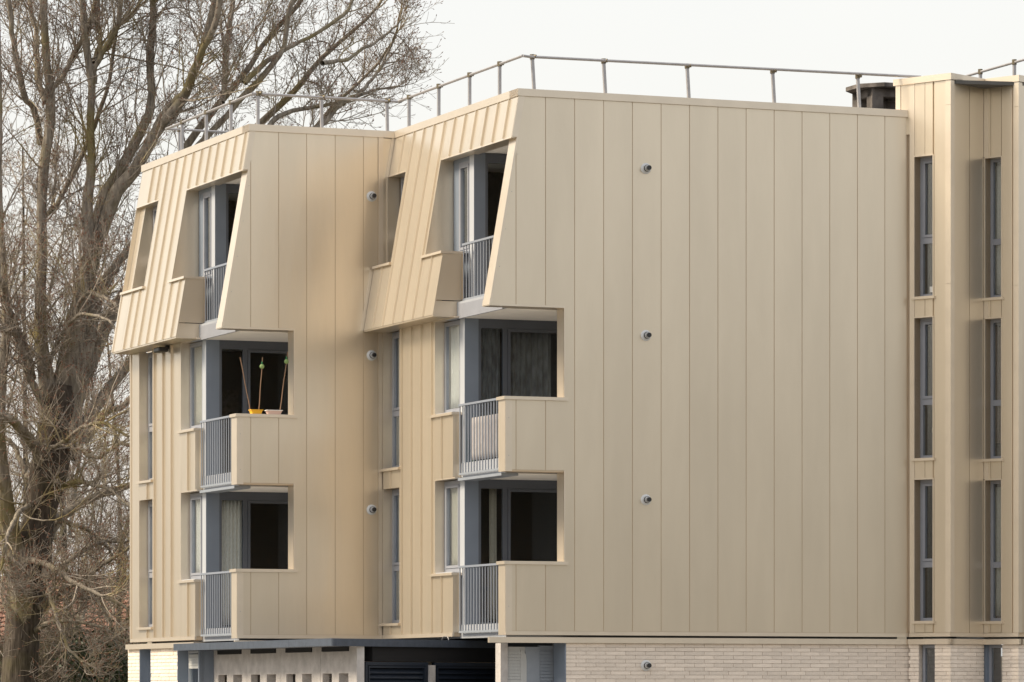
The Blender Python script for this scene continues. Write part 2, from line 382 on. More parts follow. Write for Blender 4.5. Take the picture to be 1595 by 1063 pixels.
    if uend > 6: MB().prism(PRn(6.04), [(skin(9.5)+.08, 9.5), (.36, 9.5), (.36, 11.13), (skin(11.13)+.08, 11.13)], -.03, .0).obj('reveal', CLAD, BLD)
    MB().prism(PRn(4.95), [(skin(9.5)-.003, 9.5), (.36, 9.5), (.36, 11.13), (skin(11.13)-.003, 11.13)], -.03, .0).obj('reveal', CLAD, BLD)
    MB().prism(PRn(.31), [(pill(8.45), 8.45), (pill(8.45)+.3, 8.45), (pill(11.1)+.3, 11.10), (pill(11.1), 11.10)], -.0, .005).obj('reveal', CLAD, BLD)
    # underside of the leaning wall
    MB().box(PL, 2.40, uend, 8.346, 8.374, -.1, .355).obj('soffit', CLAD, BLD)
    MB().box(PL, 3.2, uend-.02, 11.10, 11.128, -.55, -.13).obj('soffit', CLAD, BLD)
    # coping
    c = MB(); vo = .215
    o = w2(ou, ov)
    P = Pl(o, EV, -EU); P2 = Pl(o, EU, -EV)
    c.box(P, vo, wall_end+.02, ZT, 11.92, -.35, .03)
    c.obj('coping', TRIM, BLD)
    MB().box(P2, -.027, uend+.03, ZT-.002, 11.921, -vo-.3, -vo).obj('coping', TRIM, BLD)
    # --- slabs, ceilings
    far = 7.35 if ou == 0 else 9.5; ub = 12.0 if ou == 0 else 6.3
    def slab(z0, z1, v0, name='floor_slab', m=SLAB):
        MB().plan([w2(ou+.31, ov+v0), w2(ou+.31, ov+far), w2(ou+2.9, ov+far), w2(ou+2.9, ov+v0)], z0, z1).obj(name, m, BLD)
        MB().plan([w2(ou+2.9, ov+.3), w2(ou+2.9, ov+far), w2(ou+5.7, ov+far), w2(ou+5.7, ov+.3)], z0, z1).obj(name, m, BLD)
    for zc_ in (5.60, 8.322):
        MB().plan([w2(ou+.305, ov+.15), w2(ou+.305, ov+2.2), w2(ou+2.25, ov+2.2), w2(ou+2.25, ov+.15)], zc_, zc_+.008).obj('ceiling', SOFF, BLD)
    slab(2.90, 3.13, .14); slab(5.61, 5.87, .14); slab(8.33, 8.60, .08); slab(11.14, 11.79, .45, 'ceiling', SOFF)
    MB().box(PL, .30, 2.3, 5.565, 5.61, -.35, -.05).obj('edge_plate', RAILM, BLD)
    MB().box(PL, -.0+.305, 2.28, 8.315, 8.56, -.1, -.07).obj('fascia', FRAME_L, BLD)
    # --- loggias: glazing, grey panel, post, corner window, railing
    for k, zf in enumerate((3.13, 5.87, 8.60)):
        zc = (5.605, 8.325, 11.13)[k]; wv = (.17, .17, .34)[k]; dx = (0, 0, .125)[k]
        Pg = Pl(w2(ou+2.25, ov), EV, -EU)
        g = MB().box(Pg, wv-.01, .41+dx, zf, zc, -.12, 0).obj('infill_panel', FRAME, BLD)
        opn = {('B', 0): None}
        window(Pg, .41+dx, 2.2, zf, zc, 0, divs=[(.90+dx, .085)], fw=.045, head=.16, m=FRAME_D, sash=[(1, 0)], lab='balcony glazing with one sliding panel beside a fixed pane')
        Pw = Pl(w2(ou, ov+wv), EU, -EV)
        MB().box(Pw, 2.256, 2.46, zf, zc, -.08, .012).obj('corner_post', POST, BLD)
        zs = (4.03, 6.75, 9.48)[k]
        sashes = [(0, 0)] if k != 1 else []
        if k == 2:
            MB().box(Pw, 2.99, 3.24, zs, zc, -.06, 0).obj('infill_panel', FRAME, BLD)
            window(Pw, 2.46, 2.99, zs, zc-.1, 0, m=FRAME_L, sash=[(0, 0)], sill=.16, fw=.05)
            MB().box(Pw, 2.46, 3.24, zc-.1, zc, -.06, .004).obj('infill_panel', FRAME, BLD)
        else: window(Pw, 2.46, 3.24, zs, zc-.01, 0, m=FRAME_L, sash=sashes, sill=.16, fw=.07)
        # loggia side wall, spandrel below the corner window
        MB().box(Pl(w2(ou, ov+2.2), EU, -EV), .30, 2.30, zf, zc, -.1, 0).obj('loggia_wall', SOFF, BLD)
        MB().box(Pw, 2.46, 3.25, zf, zs-.035, -.08, -.01).obj('infill_panel', FRAME, BLD)
        Prl = Pl(w2(ou, ov+(.08, .08, .17)[k]), EU, -EV)
        railing(Prl, .30 if k < 2 else .33, 2.30 if k < 2 else 2.36, (2.93, 5.60, 8.56)[k], (4.125, 6.86, 9.59)[k])
        # narrow window
        vn = .17 if k < 2 else .33
        Pn = Pl(w2(ou, ov+vn), EU, -EV)
        n0, n1 = ((3.2, 5.57), (5.93, 8.345), (9.5, 11.12))[k]
        window(Pn, 4.99, 6.03 if (k == 2 and uend > 6) else 5.82, n0, n1, 0, hdiv=n0+.98 if k < 2 else n0+.6, m=FRAME_L, sash=[(0, 1)], fw=.06, sill=.1)
        # room behind: back and side walls, dark floor
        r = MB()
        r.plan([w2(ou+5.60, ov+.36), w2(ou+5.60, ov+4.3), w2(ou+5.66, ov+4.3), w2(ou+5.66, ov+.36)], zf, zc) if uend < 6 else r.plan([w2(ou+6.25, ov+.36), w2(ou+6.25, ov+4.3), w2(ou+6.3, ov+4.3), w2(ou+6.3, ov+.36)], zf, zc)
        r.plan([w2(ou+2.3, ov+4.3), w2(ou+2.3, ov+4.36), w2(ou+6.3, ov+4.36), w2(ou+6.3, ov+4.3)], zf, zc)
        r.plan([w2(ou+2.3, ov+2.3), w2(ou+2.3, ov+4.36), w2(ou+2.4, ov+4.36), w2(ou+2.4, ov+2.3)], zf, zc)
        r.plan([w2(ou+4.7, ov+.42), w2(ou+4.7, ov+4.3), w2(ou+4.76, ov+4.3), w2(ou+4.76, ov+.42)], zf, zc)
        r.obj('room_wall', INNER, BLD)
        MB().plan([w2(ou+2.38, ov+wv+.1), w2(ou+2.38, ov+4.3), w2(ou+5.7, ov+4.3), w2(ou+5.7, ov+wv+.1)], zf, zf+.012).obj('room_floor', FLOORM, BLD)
    return PR, PL, PM

RA = [.19, .715]+[.715+.5205*k for k in range(1, 13)]
RB = [.253, .768, 1.286, 1.818, 2.347]
MA = [.36+.497*k for k in range(12)]; MBs = [.18, .70, 1.21, 1.71, 2.19, 2.67, 3.17, 3.67, 4.17, 4.67, 5.16, 5.62]
LA = [2.89, 3.36, 3.877, 4.361, 4.84, 5.40]; LB = [2.79, 3.277, 3.784, 4.297, 4.836, 5.28]
PRA, PLA, PMA = module(0, 0, 7.50, 5.835, RA, MA, LA, 'A')
PRB, PLB, PMB = module(OB[0], OB[1], 2.72, 6.39, RB, MBs, LB, 'B')
# the strip of the stepped wall seen under and through the inner corner
MB().box(PRB, 2.726, 3.15, 2.93, 11.79, -.3, -.004).obj('panel', CLAD, BLD)
MB().box(PRB, 2.738, 2.935, 11.80, 11.92, -.3, .03).obj('coping', TRIM, BLD)
sk = lambda z: skin(z)+2.706
MB().prism(PRB, [(sk(11.13)-.06, 11.10), (sk(11.13)+.05, 11.10), (sk(11.8)+.05, 11.8), (sk(11.8)-.06, 11.8)], -.02, .014).obj('corner_trim', TRIM, BLD)
MB().prism(PRB, [(sk(8.375)-.06, 8.375), (sk(8.375)+.05, 8.375), (sk(9.46)+.05, 9.46), (sk(9.46)-.06, 9.46)], -.02, .014).obj('corner_trim', TRIM, BLD)
MB().box(PRB, 2.69, 2.712, 2.95, 8.345, -.02, .012).obj('corner_trim', TRIM, BLD)
MB().box(PRB, 2.79, 2.812, 9.5, 11.12, -.02, .012).obj('corner_trim', TRIM, BLD)

# roof deck and back of the building, closing the volume
r = MB(); r.plan([w2(.3, .5), w2(.3, 7.3), w2(12.2, 12), w2(12.2, -2.1), w2(6.2, -2.1), w2(6.2, .5)], 11.79, 11.84); r.obj('roof_deck', ROOF, BLD)
r = MB(); r.plan([w2(12.2, -2.3), w2(12.2, 14), w2(12.5, 14), w2(12.5, -2.3)], 0, 11.8); r.obj('wall', CLAD, BLD)
r = MB(); r.plan([w2(2.9, 7.1), w2(12.2, 7.1), w2(12.2, 7.3), w2(2.9, 7.3)], 3.1, 11.8); r.obj('room_wall', INNER, BLD)

# ------------------------------------------------------------------ the wing turned to the front at the right
al = math.radians(48.); R2 = Vector((math.cos(al), math.sin(al))); L2 = Vector((-R2.y, R2.x))
W0 = Vector((7.4217, 73.12)); WE = W0+R2*.965; W4 = WE-L2*.715
P1 = Pl(W0, L2, -R2); P2 = Pl(W0, R2, -L2); P3 = Pl(WE, -L2, -R2); P4 = Pl(W4, R2, -L2)
ZW = 12.355
WIN = [(3.165, 5.62), (5.935, 8.375), (8.685, 11.12)]
def wing_face(pl, w, a0, a1, seam, near):
    """one narrow window per storey between a0 and a1 on a face of width w; near = side of the outer corner"""
    zs = [3.0]+[z for p in WIN for z in p]+[ZW]
    b = MB()
    b.box(pl, .03 if near == 0 else 0, a0, 2.935, ZW, -.3, -.02); b.box(pl, a1, w if near == 0 else w-.03, 2.935, ZW, -.3, -.02)
    for z0, z1 in zip(zs[::2], zs[1::2]): b.box(pl, a0, a1, z0, z1, -.3, -.02)
    b.obj('wall', BACK, BLD)
    t0, t1 = (0, a0) if near == 0 else (a1, w)
    for (s0, s1) in ((0, a0), (a1, w)):
        if s1-s0 > .2:
            corner = .10
            e0, e1 = (s0+corner, s1) if s0 == 0 and near == 0 else (s0, s1-corner)
            MB().box(pl, e0+G, e1-.03, 3.0, ZW, -.02, 0).obj('panel', CLAD, BLD)
            c0, c1 = (s0-.012, s0+corner) if s0 == 0 and near == 0 else (s1-corner, s1+.012)
            for z0, z1 in ((3.0, 8.9), (8.904, 11.93), (11.934, ZW)): MB().box(pl, c0, c1, z0, z1, -.02, .012).obj('corner_trim', TRIM, BLD)
        elif s1-s0 > .02: MB().box(pl, s0, s1, 3.0, ZW, -.02, .004).obj('corner_trim', TRIM, BLD)
    for z0, z1 in zip(zs[::2], zs[1::2]):
        for s0, s1 in ((a0, seam), (seam, a1)): MB().box(pl, s0+.004, s1-.004, z0+.004, z1-.004, -.02, 0).obj('panel', CLAD, BLD)
    for i, (z0, z1) in enumerate(WIN):
        b = MB(); b.box(pl, a0-.022, a0, z0, z1, -.3, .01); b.box(pl, a1, a1+.022, z0, z1, -.3, .01); b.box(pl, a0, a1, z1-.014, z1+.01, -.3, .01)
        b.obj('reveal', TRIM, BLD)
        MB().box(pl, a0-.05, a1+.05, z0-.012, z0+.035, -.3, .05).obj('sill_flashing', TRIM, BLD)
        window(pl, a0, a1, z0+.035, z1-.014, -.16, hdiv=z0+1.0, m=FRAME_L, sash=[(0, 1)] if near == 0 else [], fw=.055)
    MB().box(pl, 0, w, 2.93, 2.995, -.02, .014).obj('base_trim', TRIM, BLD)
    MB().box(pl, -.05 if near == 0 else .05, w if near == 0 else w+.05, 2.80, 2.893, -.06, .05).obj('ledge_flashing', TRIM, BLD)
wing_face(P1, .86, .37, .755, .537, 0)
MB().box(P1, .86, 1.14, 11.5, ZW, -.02, .0).obj('panel', CLAD, BLD); MB().box(P1, 1.05, 1.15, 11.5, ZW, -.02, .012).obj('corner_trim', TRIM, BLD)
MB().box(P1, .86, 1.14, 11.5, ZW, -.3, -.02).obj('wall', BACK, BLD)
wing_face(P3, .715, .02, .36, .14, 1)
for z0, z1 in ((3.0, 3.16), (5.63, 5.93), (8.38, 8.68), (11.13, ZW)): MB().box(P3, -.02, .09, z0, z1, -.03, .012).obj('corner_trim', TRIM, BLD)
b = MB().box(P2, .03, .965, 2.935, ZW, -.3, -.02); b.box(P4, .03, 6, 2.93, ZW, -.3, -.02); b.obj('wall', BACK, BLD)
MB().box(P2, .0, .10, 3.0, ZW, -.02, .008).obj('corner_trim', TRIM, BLD)
for a, c in ((.10, .541), (.541, .95)): MB().box(P2, a+G, c-G, 3.0, ZW, -.02, 0).obj('panel', CLAD, BLD)
MB().box(P2, 0, .965, 2.93, 2.995, -.02, .014).obj('base_trim', TRIM, BLD); MB().box(P2, -.05, .93, 2.80, 2.893, -.02, .05).obj('ledge_flashing', TRIM, BLD)
MB().box(P4, 0, .10, 3.0, ZW, -.02, .008).obj('corner_trim', TRIM, BLD)
for k in range(12): MB().box(P4, .10+.5*k+G, .60+.5*k-G, 3.0, ZW, -.02, 0).obj('panel', CLAD, BLD)
MB().box(P4, 0, 6, 2.80, 2.893, -.02, .05).obj('ledge_flashing', TRIM, BLD)
for pl, a, c in ((P1, -.03, 1.19), (P2, -.026, .94), (P3, .03, .745), (P4, -.026, 6)):
    MB().box(pl, a, c, ZW, 12.465+(.001 if pl in (P2, P4) else 0), -.3, .03).obj('coping', TRIM, BLD)
pk = [W0+R2*.1+L2*.0, W0+L2*1.13+R2*.1, W0+L2*1.13+R2*4, W4+R2*6, W4+R2*.1]
MB().plan([tuple(p) for p in pk], 12.30, 12.36).obj('roof_deck', ROOF, BLD)
for z0, z1 in ((2.9, 3.13), (5.65, 5.9), (8.4, 8.65), (11.13, 11.4)):
    MB().plan([tuple(p) for p in (W0+R2*.31+L2*.1, W0+R2*.31+L2*.8, W0+R2*5+L2*.8, W0+R2*5-L2*.6, WE+R2*.31-L2*.6, WE+R2*.31)], z0, z1).obj('floor_slab', SLAB, BLD)
b = MB(); b.plan([tuple(p) for p in (W0+R2*3+L2*.8, W0+R2*3.05+L2*.8, W0+R2*3.05-L2*.7, W0+R2*3-L2*.7)], .1, 12.3)
b.plan([tuple(p) for p in (W0+R2*.3+L2*1.1, W0+R2*3+L2*1.1, W0+R2*3+L2*1.15, W0+R2*.3+L2*1.15)], .1, 12.3)
b.obj('room_wall', INNER, BLD)
w = MB(); w.plan([tuple(p) for p in (W0+L2*1.14, W0+L2*1.14+R2*3, W0+L2*1.1+R2*3, W0+L2*1.1)], 11.5, ZW).obj('wall', CLAD, BLD)

# ------------------------------------------------------------------ brick ground floor
BWL, BWH = .358, .0655
nb = [0]
def brick_face(pl, a0, a1, rows_obj, bw=BWL, ztop=2.797, back=True, name_wall='brick_wall', dd=0.0):
    if back: wl = MB().box(pl, a0+.013, a1-.013, 0, ztop+.004, -.25, -.012+dd).obj('brick_wall', MORTAR, BLD)
    meshes = {}; rest = MB()
    nrow = int(ztop/BWH)
    for r in range(nrow):
        z1 = ztop-.004-r*BWH; z0 = z1-BWH+.009
        off = (r % 2)*bw*.5+((r//2) % 2)*bw*.25*(r % 3 == 1)
        x = a0-off
        while x < a1-.01:
            p, q = max(x, a0), min(x+bw-.008, a1)
            if q-p > .03:
                j = random.uniform(-.002, .002)
                if r < rows_obj:
                    key = round(q-p, 3)
                    if key not in meshes:
                        b = MB(); A, N = pl.A, pl.N
                        def mp(a, n_, z): v = A*a+N*n_; return (v.x, v.y, z)
                        h = BWH-.009
                        b.add([mp(0, -.03, 0), mp(key, -.03, 0), mp(key, 0, 0), mp(0, 0, 0), mp(0, -.03, h), mp(key, -.03, h), mp(key, 0, h), mp(0, 0, h)],
                              [(0, 1, 2, 3), (4, 7, 6, 5), (0, 4, 5, 1), (1, 5, 6, 2), (2, 6, 7, 3), (3, 7, 4, 0)])
                        me = bpy.data.meshes.new('brick'); me.from_pydata(b.v, [], b.f)
                        bm = bmesh.new(); bm.from_mesh(me); bmesh.ops.recalc_face_normals(bm, faces=bm.faces); bm.to_mesh(me); bm.free()
                        me.materials.append(BRICK); meshes[key] = me
                    o = bpy.data.objects.new('brick', meshes[key]); COL.objects.link(o); o.parent = wl
                    c = pl.o+pl.A*p+pl.N*(j+dd); o.location = (c.x-ROOTLOC[0], c.y-ROOTLOC[1], z0); nb[0] += 1
                else: rest.box(pl, p, q, z0, z0+BWH-.009, -.02+dd, j+dd)
            x += bw
    rest.obj('brick_courses', BRICK, wl)['kind'] = 'stuff'
brick_face(PRA, 1.085, 7.47, 10)
brick_face(PLB, 3.45, 5.10, 9, bw=.50); brick_face(PLB, 5.83, 6.56, 9, bw=.50)
brick_face(P1, 0, .33, 9, bw=.36); brick_face(P1, .67, .88, 0, bw=.36); brick_face(P2, .031, .965, 9); brick_face(P3, .38, .715, 9, bw=.36)
brick_face(P4, .031, 6, 0)
print('BRICKS', nb[0])
# ground floor windows
window(Pl(P1.o, P1.A, P1.N), .345, .66, 1.0, 2.795, -.10, m=FRAME_L, fw=.05)
MB().box(P3, -.03, .03, 0, 2.797, -.2, -.03).obj('infill_panel', FRAME, BLD)
window(P3, .03, .36, 1.0, 2.795, -.10, m=FRAME_L, fw=.05)
MB().box(P1, .33, .68, 0, 1.0, -.2, -.05).obj('infill_panel', FRAME, BLD); MB().box(P3, .0, .38, 0, 1.0, -.2, -.05).obj('infill_panel', FRAME, BLD)
MB().box(PRB, -.0, .02, 0, .02, -.1, -.05)
PGB = Pl(w2(OB[0], OB[1]+.20), EU, -EV)
MB().box(PLB, 5.79, 5.83, 0, 2.795, -.25, .0).obj('infill_panel', FRAME, BLD)
MB().box(PLB, 5.10, 5.13, 0, 2.795, -.25, .0).obj('infill_panel', FRAME, BLD)
window(PGB, 5.13, 5.79, .9, 2.62, 0, m=POST, sash=[(0, 0)], fw=.05); MB().box(PGB, 5.13, 5.79, 2.62, 2.795, -.08, 0).obj('infill_panel', FRAME, BLD)
MB().box(PLB, 3.44, 3.48, 0, 2.75, -.25, -.0).obj('infill_panel', FRAME, BLD)
gw = window(PGB, 2.70, 3.44, .9, 2.74, 0, m=POST, fw=.045); 
for k in range(5): MB().box(PGB, 2.75, 3.39, 2.42+.052*k, 2.468+.052*k, -.02, .006+.004*(k % 2)).obj('shutter_slat', SHUT_W, gw)
MB().box(Pl(w2(OB[0]+2.70, OB[1]), EV, -EU), .17, .47, 0, 2.74, -.05, 0).obj('infill_panel', FRAME, BLD)
MB().box(PGB, 2.6, 3.6, 0, .9, -.1, -.01).obj('infill_panel', FRAME, BLD); MB().box(PGB, 5.1, 5.83, 0, .9, -.1, -.01).obj('infill_panel', FRAME, BLD)
# pierced concrete screen wall under the canopy
PC = Pl(w2(OB[0], OB[1]+.45), EU, -EV)
HO = [(2.44, 1.94), (1.58, 1.08), (.57, .07), (-.29, -.79), (-1.35, -1.83), (-2.18, -2.67), (-3.23, -3.70), (-4.05, -4.52)]
JT = [2.72, .81, -1.06, -3.13, -4.84]; SL = [(2.44, 1.10), (.55, -.80), (-1.35, -2.70), (-3.23, -4.55)]
for i in range(4):
    a1, a0 = JT[i]-.006, JT[i+1]+(.006 if i < 3 else 0)
    hs = sorted((q, p) for p, q in HO if a0 < p < a1+.01 and q > a0-.01)
    s1, s0 = SL[i]
    b = MB(); b.box(PC, a0, a1, 2.30, 2.665, -.12, 0)
    b.box(PC, a0, s0, 2.665, 2.745, -.12, 0); b.box(PC, s1, a1, 2.665, 2.745, -.12, 0)
    x = a0
    for q, p in hs: b.box(PC, x, q, 1.95, 2.30, -.12 if x < -4.8 else -.25, 0); x = p
    b.box(PC, x, a1, 1.95, 2.30, -.12, 0); b.box(PC, a0, a1, 0, 1.95, -.12, 0)
    for q, p in hs: b.box(PC, q-.02, p+.02, 1.93, 2.32, -.28, -.24)
    b.obj('concrete_panel', CONC, BLD)
    MB().box(PC, s0, s1, 2.668, 2.742, -.12, .02).obj('vent_slot_shade', BLACK, BLD)  # solid black bar, its colour stands in for shade inside the slot
MB().box(Pl(w2(OB[0]-4.84, OB[1]), EV, -EU), .45, .58, 0, 2.745, 0, .09).obj('concrete_post', CONC, BLD)
# louvred gates
ag = math.radians(51.); GA = Vector((math.cos(ag), math.sin(ag))); GN = Vector((GA.y, -GA.x))
g0 = Vector((-2.4258, 71.1689)); PG = Pl(g0, GA, GN)
MB().box(PG, .22, 3.9, 2.50, 2.745, -.3, -.02).obj('wall', BLACK, BLD)
for a0, a1 in ((.02, 1.62), (1.78, 3.50)):
    b = MB(); b.box(PG, a0, a0+.06, .03, 2.49, -.06, 0); b.box(PG, a1-.06, a1, .03, 2.49, -.06, 0); b.box(PG, a0, a1, 2.43, 2.488, -.06, .002); b.box(PG, a0, a1, .03, .09, -.06, .002)
    b.box(PG, a0+.07, a0+.1, .1, 2.42, -.07, .01); b.box(PG, a1-.1, a1-.07, .1, 2.42, -.07, .01); b.box(PG, a0+.07, a1-.07, 2.39, 2.42, -.07, .008)
    g = b.obj('louvred_gate', NAVY, BLD)
    MB().box(PG, a0+.02, a1-.02, .05, 2.45, -.12, -.09).obj('backing', BLACK, g)
    k = 0; z = 2.30
    while z > .12:
        MB().add([PG.m(a0+.1, z, -.005), PG.m(a1-.1, z, -.005), PG.m(a1-.1, z+.075, -.06), PG.m(a0+.1, z+.075, -.06),
                  PG.m(a0+.1, z-.008, -.02), PG.m(a1-.1, z-.008, -.02), PG.m(a1-.1, z+.067, -.075), PG.m(a0+.1, z+.067, -.075)],
                 [(0, 1, 2, 3), (4, 7, 6, 5), (0, 4, 5, 1), (1, 5, 6, 2), (2, 6, 7, 3), (3, 7, 4, 0)]).obj('slat', NAVY, g)
        z -= .083
MB().box(PG, 1.625, 1.775, 0, 2.44, -.1, .03).obj('concrete_post', CONC, BLD)
# panels and shutters under the corner of the main block
PU = Pl(w2(.55, 0), EV, -EU)
MB().box(PU, .125, .252, 0, 2.80, -.2, .03).obj('concrete_post', CONC, BLD)
sh = MB().box(PU, .262, .60, 0, 2.74, -.1, -.02).obj('roller_shutter', SHUT_W, BLD)
z = 2.66
while z > .1: MB().box(PU, .262, .50, z-.042, z, -.02, -.002).obj('shutter_slat', SHUT_W, sh); z -= .052
MB().prism(PU, [(.50, 0), (.60, 0), (.60, 2.5), (.59, 2.6), (.56, 2.66), (.50, 2.70)], -.02, .004).obj('guide_rail', SHUT_W, sh)
MB().box(PU, .585, .84, 0, 2.74, -.1, -.004).obj('infill_panel', RAILM, BLD)
sh = MB().box(PU, .84, 1.20, 0, 2.76, -.1, -.03).obj('roller_shutter', RAILM, BLD)
z = 2.66
while z > .1: MB().box(PU, .845, 1.19, z-.042, z, -.03, -.008).obj('shutter_slat', RAILM, sh); z -= .055
MB().box(PU, 1.195, 1.32, 0, 2.80, -.2, .0).obj('infill_panel', FRAME, BLD)
MB().box(PRA, 1.066, 1.084, 0, 2.80, -.5, -.004).obj('infill_panel', FRAME, BLD)
# canopy
C1 = w2(OB[0]-5.34, OB[1]-.12); C0 = w2(OB[0]+3.28, OB[1]-.12); C2 = Vector((.686, 75.05)); d12 = (C2-C1).normalized()
C3 = w2(OB[0]+3.28, OB[1]+3.0)
MB().plan([tuple(C0), tuple(C1), tuple(C2), tuple(C2+EU*1.5), tuple(C3)], 2.745, 2.862).obj('canopy', CANOPY, BLD)
for k in range(4):
    p = Pl(w2(OB[0], OB[1]-.12), EU, -EV)
    MB().box(p, -5.34+2.155*k+.004, -5.34+2.155*(k+1)-.004, 2.742, 2.866, -.02, .012).obj('fascia', CANOPY, BLD)
pc = Pl(C1, d12, Vector((d12.y, -d12.x))); MB().box(pc, 0, (C2-C1).length, 2.741, 2.865, -.02, .012).obj('fascia', CANOPY, BLD)
# small cable loop on the canopy
b = MB(); pts = [w2(2.6+.0, -.06)+EU*(.16*math.cos(t)) for t in [i*math.pi/8 for i in range(9)]]
zz = [2.87+.07*math.sin(i*math.pi/8) for i in range(9)]
for i in range(8): b.tube((pts[i].x, pts[i].y, zz[i]), (pts[i+1].x, pts[i+1].y, zz[i+1]), 0.006, n=5)
b.obj('cable', GALV, BLD)

# ------------------------------------------------------------------ roof railing
rr = empty('roof_railing', (0, 0, 0)); rr.parent = BLD
def tubeobj(p, q, r, name='rail'): MB().tube(p, q, r, n=8).obj(name, GALV, rr, smooth=False)
ZR = 12.47
def P3d(u, v, z): p = w2(u, v); return (p.x, p.y, z)
def post(u, v, lean=(0, 0), zt=ZR, zb=11.9):
    a, b_ = w2(u, v), w2(u+lean[0], v+lean[1])
    m = MB(); r = .024
    e1, e2 = EV*r, EU*r
    v0 = [(a+e1*s+e2*t) for s, t in ((-1, -1), (1, -1), (1, 1), (-1, 1))]; v1 = [(b_+e1*s+e2*t) for s, t in ((-1, -1), (1, -1), (1, 1), (-1, 1))]
    m.add([(p.x, p.y, zb) for p in v0]+[(p.x, p.y, zt) for p in v1], [(0, 1, 2, 3), (4, 7, 6, 5), (0, 4, 5, 1), (1, 5, 6, 2), (2, 6, 7, 3), (3, 7, 4, 0)])
    m.obj('post', GALV, rr)
    c = MB(); c.tube((b_.x, b_.y, zt-.035), (b_.x, b_.y, zt+.045), .042, n=8)
    q = b_+EV*.05-EU*.05
    c.tube((b_.x, b_.y, zt+.01), (q.x, q.y, zt+.01), .032, n=8); c.obj('clamp', CLAMP, rr)
vr = .33
for u in (5.40, 3.93, 2.46, 1.08): post(u, vr, (0, .0))
for v in (.54, 1.82, 3.34, 4.92, 6.52): post(.14, v+.03, (0, -.035))
tubeobj(P3d(5.86+.05, vr, ZR), P3d(.05, vr, ZR), .024); tubeobj(P3d(.05, vr, ZR), P3d(.10, .45, ZR), .024); tubeobj(P3d(.10, .45, ZR), P3d(.10, 7.7, ZR+.05), .024)
b0, b1 = OB
for u in (4.22, 2.77, 1.34): post(b0+u, b1+vr)
post(b0+.1, b1+.42)
for v in (1.60, 2.83): post(b0+.14, b1+v+.02, (0, -.01))
tubeobj(P3d(b0+5.2, b1+vr, ZR), P3d(b0+.1, b1+vr, ZR), .024); tubeobj(P3d(b0+.1, b1+vr, ZR), P3d(b0+.12, b1+3.1, ZR), .024)
tubeobj(P3d(b0+5.2, b1+vr, ZR), P3d(b0+5.25, b1+6, ZR), .022)
for v in (.6, 2.6, 4.6): post(b0+5.25, b1+v)
tubeobj(P3d(b0+.12, b1+3.1, ZR), P3d(5.86+.05, vr, ZR), .024)
# railing on the wing roof
q0 = Vector(((1505-797.5)/F*77.2, 77.2)); q1 = q0-EU*4.2
tubeobj((q0.x, q0.y, 13.0), (q1.x, q1.y, 13.0), .024)
for px in (1527, 1580):
    k = (px-797.5)/F; t = (k*q0.y-q0.x)/(SN+k*C); p = q0-EU*t
    MB().box(Pl(p, EV, -EU), -.024, .024, 12.36, 13.0, -.024, .024).obj('post', GALV, rr)
    MB().tube((p.x, p.y, 12.96), (p.x, p.y, 13.05), .042, n=8).obj('clamp', CLAMP, rr)
p = w2(.6, 4.9); 
# vent shaft on the roof
vs = Vector((6.50, 78.0)); VR = Pl(vs, EV, -EU); VL = Pl(vs, EU, -EV)
b = MB()
for a in (0, .58): b.box(VR, a, a+.23, 11.8, 12.9, -.22, 0)
for a in (0, .58): b.box(Pl(vs+EU*.58, EV, -EU), a, a+.23, 11.8, 12.9, -.23, 0)
b.box(VR, .0, .81, 12.755, 12.905, -.21, -.004); b.box(VL, .2, .79, 12.755, 12.906, -.2, -.003); b.box(VR, 0, .81, 11.8, 12.30, -.79, -.006)
b.box(Pl(vs+EU*.58, EV, -EU), .0, .81, 12.755, 12.904, -.2, 0); b.box(Pl(vs+EV*.6, EU, -EV), .2, .79, 12.755, 12.9, -.2, 0)
sh = b.obj('vent_shaft', CONCD, BLD, bevel=.006)
cx = vs+EV*.40+EU*.40
pp = []
for i in range(8):
    a = TH+math.pi/8+i*math.pi/4; pp.append((cx.x+.66*math.cos(a), cx.y+.66*math.sin(a)))
MB().plan(pp, 12.905, 12.985).obj('cap_slab', CONCD, sh, bevel=.008)
pq = w2(1.2, 5.6); MB().tube((pq.x, pq.y, 11.8), (pq.x, pq.y, 12.03), .025).obj('pipe_stub', CLAMP, BLD)

# ------------------------------------------------------------------ boiler flues (terminals on the walls)
def flue(pl, v, z, label):
    p = pl.m(v, z, 0); N = Vector((pl.N.x, pl.N.y, 0)); base = Vector(p)
    r = empty('boiler_flue', p, label, 'flue', 'boiler flue terminals on the walls')
    def part(name, segs, m):
        b = MB()
        for d0, d1, r0, r1 in segs: b.tube(N*d0, N*d1, r0, r1, n=24)
        b.obj(name, m, r, origin=(0, 0, 0), smooth=False)
    part('wall_collar', [(.0, .010, .092, .092), (.010, .025, .092, .070)], FLUE_G)
    part('outer_tube', [(.025, .045, .060, .060)], FLUE_G)
    part('inlet_grille', [(.045, .075, .056, .056)], FLUE_D)
    part('end_ring', [(.075, .092, .050, .048)], FLUE_G)
    part('nozzle', [(.092, .155, .040, .038)], FLUE_D)
    part('nozzle_rim', [(.115, .125, .043, .043)], FLUE_G)
for z, l in ((10.705, 'highest grey boiler flue on the large blank metal wall'), (7.925, 'middle grey boiler flue on the large blank metal wall'), (5.19, 'lowest flue on the metal part of the large blank wall'), (2.431, 'boiler flue set in the cream brick wall at ground level')):
    flue(PRA, 2.52, z, l)
for z, l in ((10.75, 'top boiler flue in the stepped inner corner near the roof'), (7.94, 'middle boiler flue in the stepped inner corner between buildings'), (5.213, 'lowest boiler flue in the stepped inner corner')):
    flue(PRB, 2.50, z, l)

